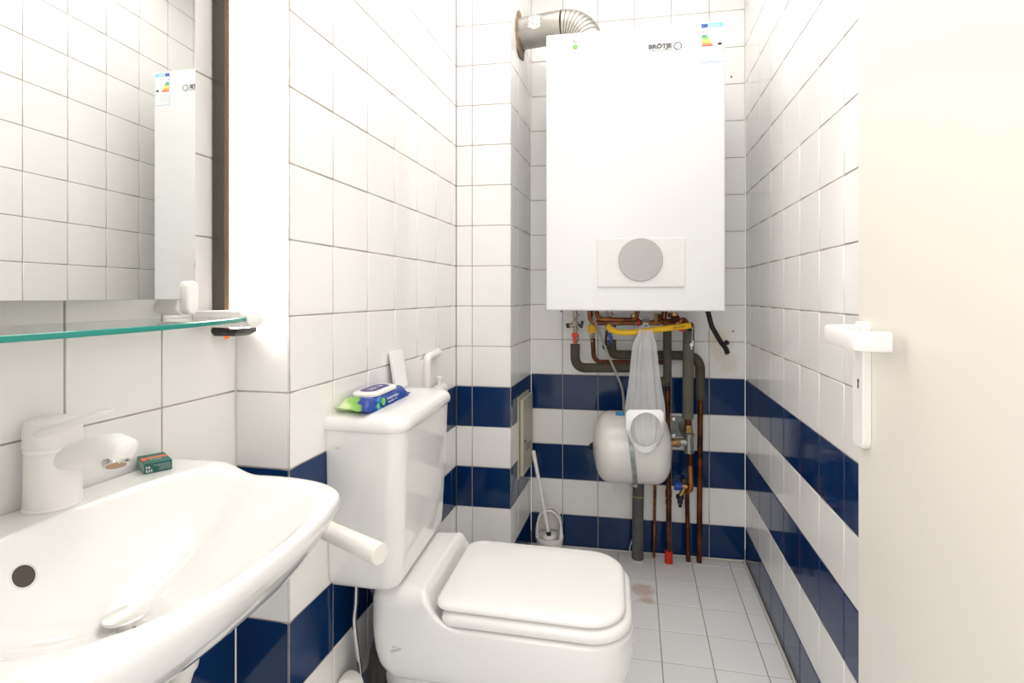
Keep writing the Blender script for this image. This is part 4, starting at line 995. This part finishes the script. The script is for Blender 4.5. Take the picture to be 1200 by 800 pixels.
# overflow hole set in the rear slope of the bowl
def surf_n(x, y):
    e = .002; zx = (topz(x+e, y)-topz(x-e, y))/(2*e); zy = (topz(x, y+e)-topz(x, y-e))/(2*e); return Vector((-zx, -zy, 1)).normalized()
best = None
for i in range(400):        # the point of the rear slope in line with the photographed hole
    x = -.69+.0004*i; y = -x/.660*.464; z = topz(x, y); zt = CH-(CH-.756)*(-x/.660)
    if best is None or abs(z-zt) < best[0]: best = (abs(z-zt), x, y, z)
_, xo, yo, zo = best; no = surf_n(xo, yo); po = Vector((xo, yo, zo))
bobj('overflow_hole', lathe(po-no*.001, po+no, [(0, .0125), (.0016, .0125), (.0016, .0)], 28, cap=False), mat('overflow_dark', (.07, .058, .045), .6), t)
bobj('overflow_rim', lathe(po+no*.0002, po+no, [(0, .0145), (.0010, .0140), (.0017, .0131), (.0006, .0122)], 28, cap=False), CERAM, t, smooth=60)
bm = bmesh.new()
fix(t)
# waste trap below the basin
t = thing('waste_pipe', 'cream plastic waste pipe slanting to the wall under the basin', 'pipe', (-.70, .63, .40))
bobj('pipe', tube([(-.600, .640, .655), (-.622, .662, .560), (-.665, .665, .44), (-.68, .66, .30)], .0165, 20), CREAMPL, t, smooth=60)
bobj('clamp', tube([(-.622, .655, .575), (-.640, .664, .515)], .0205, 20), CREAMPL, t, smooth=40)
fix(t)
o = bobj('thin_cable', tube(smooth_path([(-.640, .565, .655), (-.66, .612, .56), (-.675, .61, .50), (-.672, .55, .47), (-.69, .48, .46)], 6), .0028, 8), CREAMPL, smooth=50); base(o, (-.64, .565, .64)); tag(o, 'thin cream tube looping under the basin left of the waste pipe', 'tube')
# ------------------------------------------------------------------ tap
FX, FY = -.7235, .5435
t = thing('basin_tap', 'chunky white single-lever tap on the rear edge of the basin', 'tap', (FX, FY, .80))
bobj('body', lathe((FX, FY, .7985), (FX, FY, 1), [(0, .0300), (.002, .0312), (.004, .0312), (.006, .0300), (.040, .0295), (.074, .0292), (.0755, .0285)], 48), WPL, t, smooth=30)
bobj('collar', lathe((FX, FY, .8738), (FX, FY, 1), [(0, .0302), (.0015, .0308), (.0045, .0308), (.006, .0300)], 48), CERAM, t, smooth=30)
bobj('cap', lathe((FX, FY, .8798), (FX, FY, 1), [(0, .0298), (.002, .0305), (.028, .0302), (.033, .0285), (.0352, .024), (.0360, .0)], 48), WPL, t, smooth=40)
sp = []
for k in range(15):
    s = k/14; x = FX-.006+.118*s; z = .852+.030*s+.006*math.sin(PI*s); fl_ = max(0, 1-s*3.4)**2; hh = .0160+.0035*math.sin(PI*s*.5)+.006*fl_; ww = .0175-.0005*s+.007*fl_
    if s > .86: z -= .004*(s-.86)/.14; hh *= 1-.15*(s-.86)/.14
    sp.append([(x+.012*(math.sin(a)*.5)*(s**3), FY+ww*math.cos(a), z+hh*math.sin(a)) for a in [2*PI*i/28 for i in range(28)]])
last = sp[-1]; cxx = sum(p[0] for p in last)/28; czz = sum(p[2] for p in last)/28
for q, dx in ((.86, .0055), (.55, .0085), (.15, .0098)): sp.append([(cxx+(p[0]-cxx)*q+dx, FY+(p[1]-FY)*q, czz+(p[2]-czz)*q) for p in last])
bobj('spout', loft(sp), WPL, t, smooth=60)
pa = Vector((FX+.103, FY-.003, .8668)); da = Vector((.50, -.42, -1)).normalized()
bobj('aerator', lathe(pa, pa+da, [(0, .0148), (.0045, .0146), (.0068, .0136), (.0069, .0112)], 28, cap=False), CHROME, t, smooth=30)
bobj('aerator_screen', lathe(pa+da*.006, pa+da, [(0, .0), (.0001, .0124), (.0005, .0124), (.0006, .0)], 28, cap=False), mat('screen_tan', (.38, .24, .12), .5), t)
lv_ = []
for k in range(12):
    s = k/11; x = FX+.006+.092*s; y = FY-.0245+.021*s; z = .9000+.0300*s; w_ = .0085-.0020*s; h_ = .0062-.0020*s
    if k in (0, 11): w_ *= .6; h_ *= .6
    lv_.append([(x, y+w_*math.cos(a), z+h_*math.sin(a)) for a in [2*PI*i/14 for i in range(14)]])
bobj('lever', loft(lv_), WPL, t, smooth=60)
fix(t)
# ------------------------------------------------------------------ green soap box on the rim
GB = flat('box_green', (.012, .115, .095)); GBT = flat('box_green_top', (.03, .15, .125)); GBS = flat('box_green_side', (.22, .33, .28)); OB = flat('box_orange', (.90, .16, .055))
bp = [Vector((-.7095, .6635, 0)), Vector((-.6885, .6935, 0)), Vector((-.7345, .7240, 0)), Vector((-.7555, .6940, 0))]   # front-left, front-right, rear-right, rear-left
t = thing('soap_box', 'small dark green carton with an orange stripe beside the tap', 'box', (-.717, .698, .8003))
zb, zt = .8003, .8155
ex, ey = (bp[1]-bp[0]), (bp[3]-bp[0])
def bxm(u0, u1, v0, v1, za, zc):
    bm = bmesh.new(); vs = [bm.verts.new(bp[0]+ex*u+ey*v+Vector((0, 0, z))) for z in (za, zc) for u, v in ((u0, v0), (u1, v0), (u1, v1), (u0, v1))]
    for f in ((0, 1, 2, 3), (4, 5, 6, 7), (0, 1, 5, 4), (1, 2, 6, 5), (2, 3, 7, 6), (3, 0, 4, 7)): bm.faces.new([vs[i] for i in f])
    return bm
bobj('carton', bxm(0, 1, 0, 1, zb, zt), GB, t, bevel=.0008, seg=2)
bobj('carton_top', bxm(.01, .99, .01, .99, zt, zt+.0002), GBT, t)
bobj('carton_side', bxm(-.004, 0, .02, .98, zb+.0005, zt-.0006), GBS, t)
bobj('orange_stripe', bxm(.02, .97, .50, .68, zt+.0002, zt+.0004), OB, t)
bobj('orange_stripe', bxm(.02, .20, .36, .50, zt+.0002, zt+.0004), OB, t)
scribble('top_print', t, WHITEPR, plane_mat(bp[0]+ex*.24+ey*.54+Vector((0, 0, zt+.0005)), ex, ey), .017, .0036, 21)
scribble('top_print', t, WHITEPR, plane_mat(bp[0]+ex*.30+ey*.33+Vector((0, 0, zt+.0004)), ex, ey), .018, .0040, 22)
nf = Vector((ex.y, -ex.x, 0)).normalized()*.0006
scribble('side_print', t, WHITEPR, plane_mat(bp[0]+ex*.06+nf+Vector((0, 0, zb+.0078)), ex, (0, 0, 1)), .0060, .0036, 23); scribble('side_print', t, WHITEPR, plane_mat(bp[0]+ex*.06+nf+Vector((0, 0, zb+.0022)), ex, (0, 0, 1)), .0105, .0040, 24)
for k in range(4):
    z = zb+.0118-.0025*k; u0 = (.32, .50, .55, .50)[k]
    bm = bmesh.new(); vs = [bm.verts.new(bp[0]+ex*u+nf+Vector((0, 0, zz))) for u, zz in ((u0, z), (.95, z), (.95, z-.0009), (u0, z-.0009))]; bm.faces.new(vs)
    bobj('side_print', bm, LGREYPR, t)
fix(t)
# ------------------------------------------------------------------ swivel rail by the basin
t = thing('towel_rail', 'round white rail sticking out between the basin and the cistern', 'rail', (-.612, .930, .655))
r0, r1 = Vector((-.602, .895, .645)), Vector((-.383, .797, .643))
bobj('rod', lathe(r0, r1, [(0, .0160), ((r1-r0).length-.002, .0178), ((r1-r0).length, .0168)], 32), CREAMPL, t, smooth=40)
bobj('end_cap', lathe(r1+(r1-r0).normalized()*-.0005, r1+(r1-r0), [(0, .0164), (.0012, .0160), (.0015, .0)], 32), CREAMPL, t, smooth=30)
bobj('wall_mount', B(-.6190, -.590, .9000, .945, .615, .680), CREAMPL, t, bevel=.004)
fix(t)
bpy.context.view_layer.update()
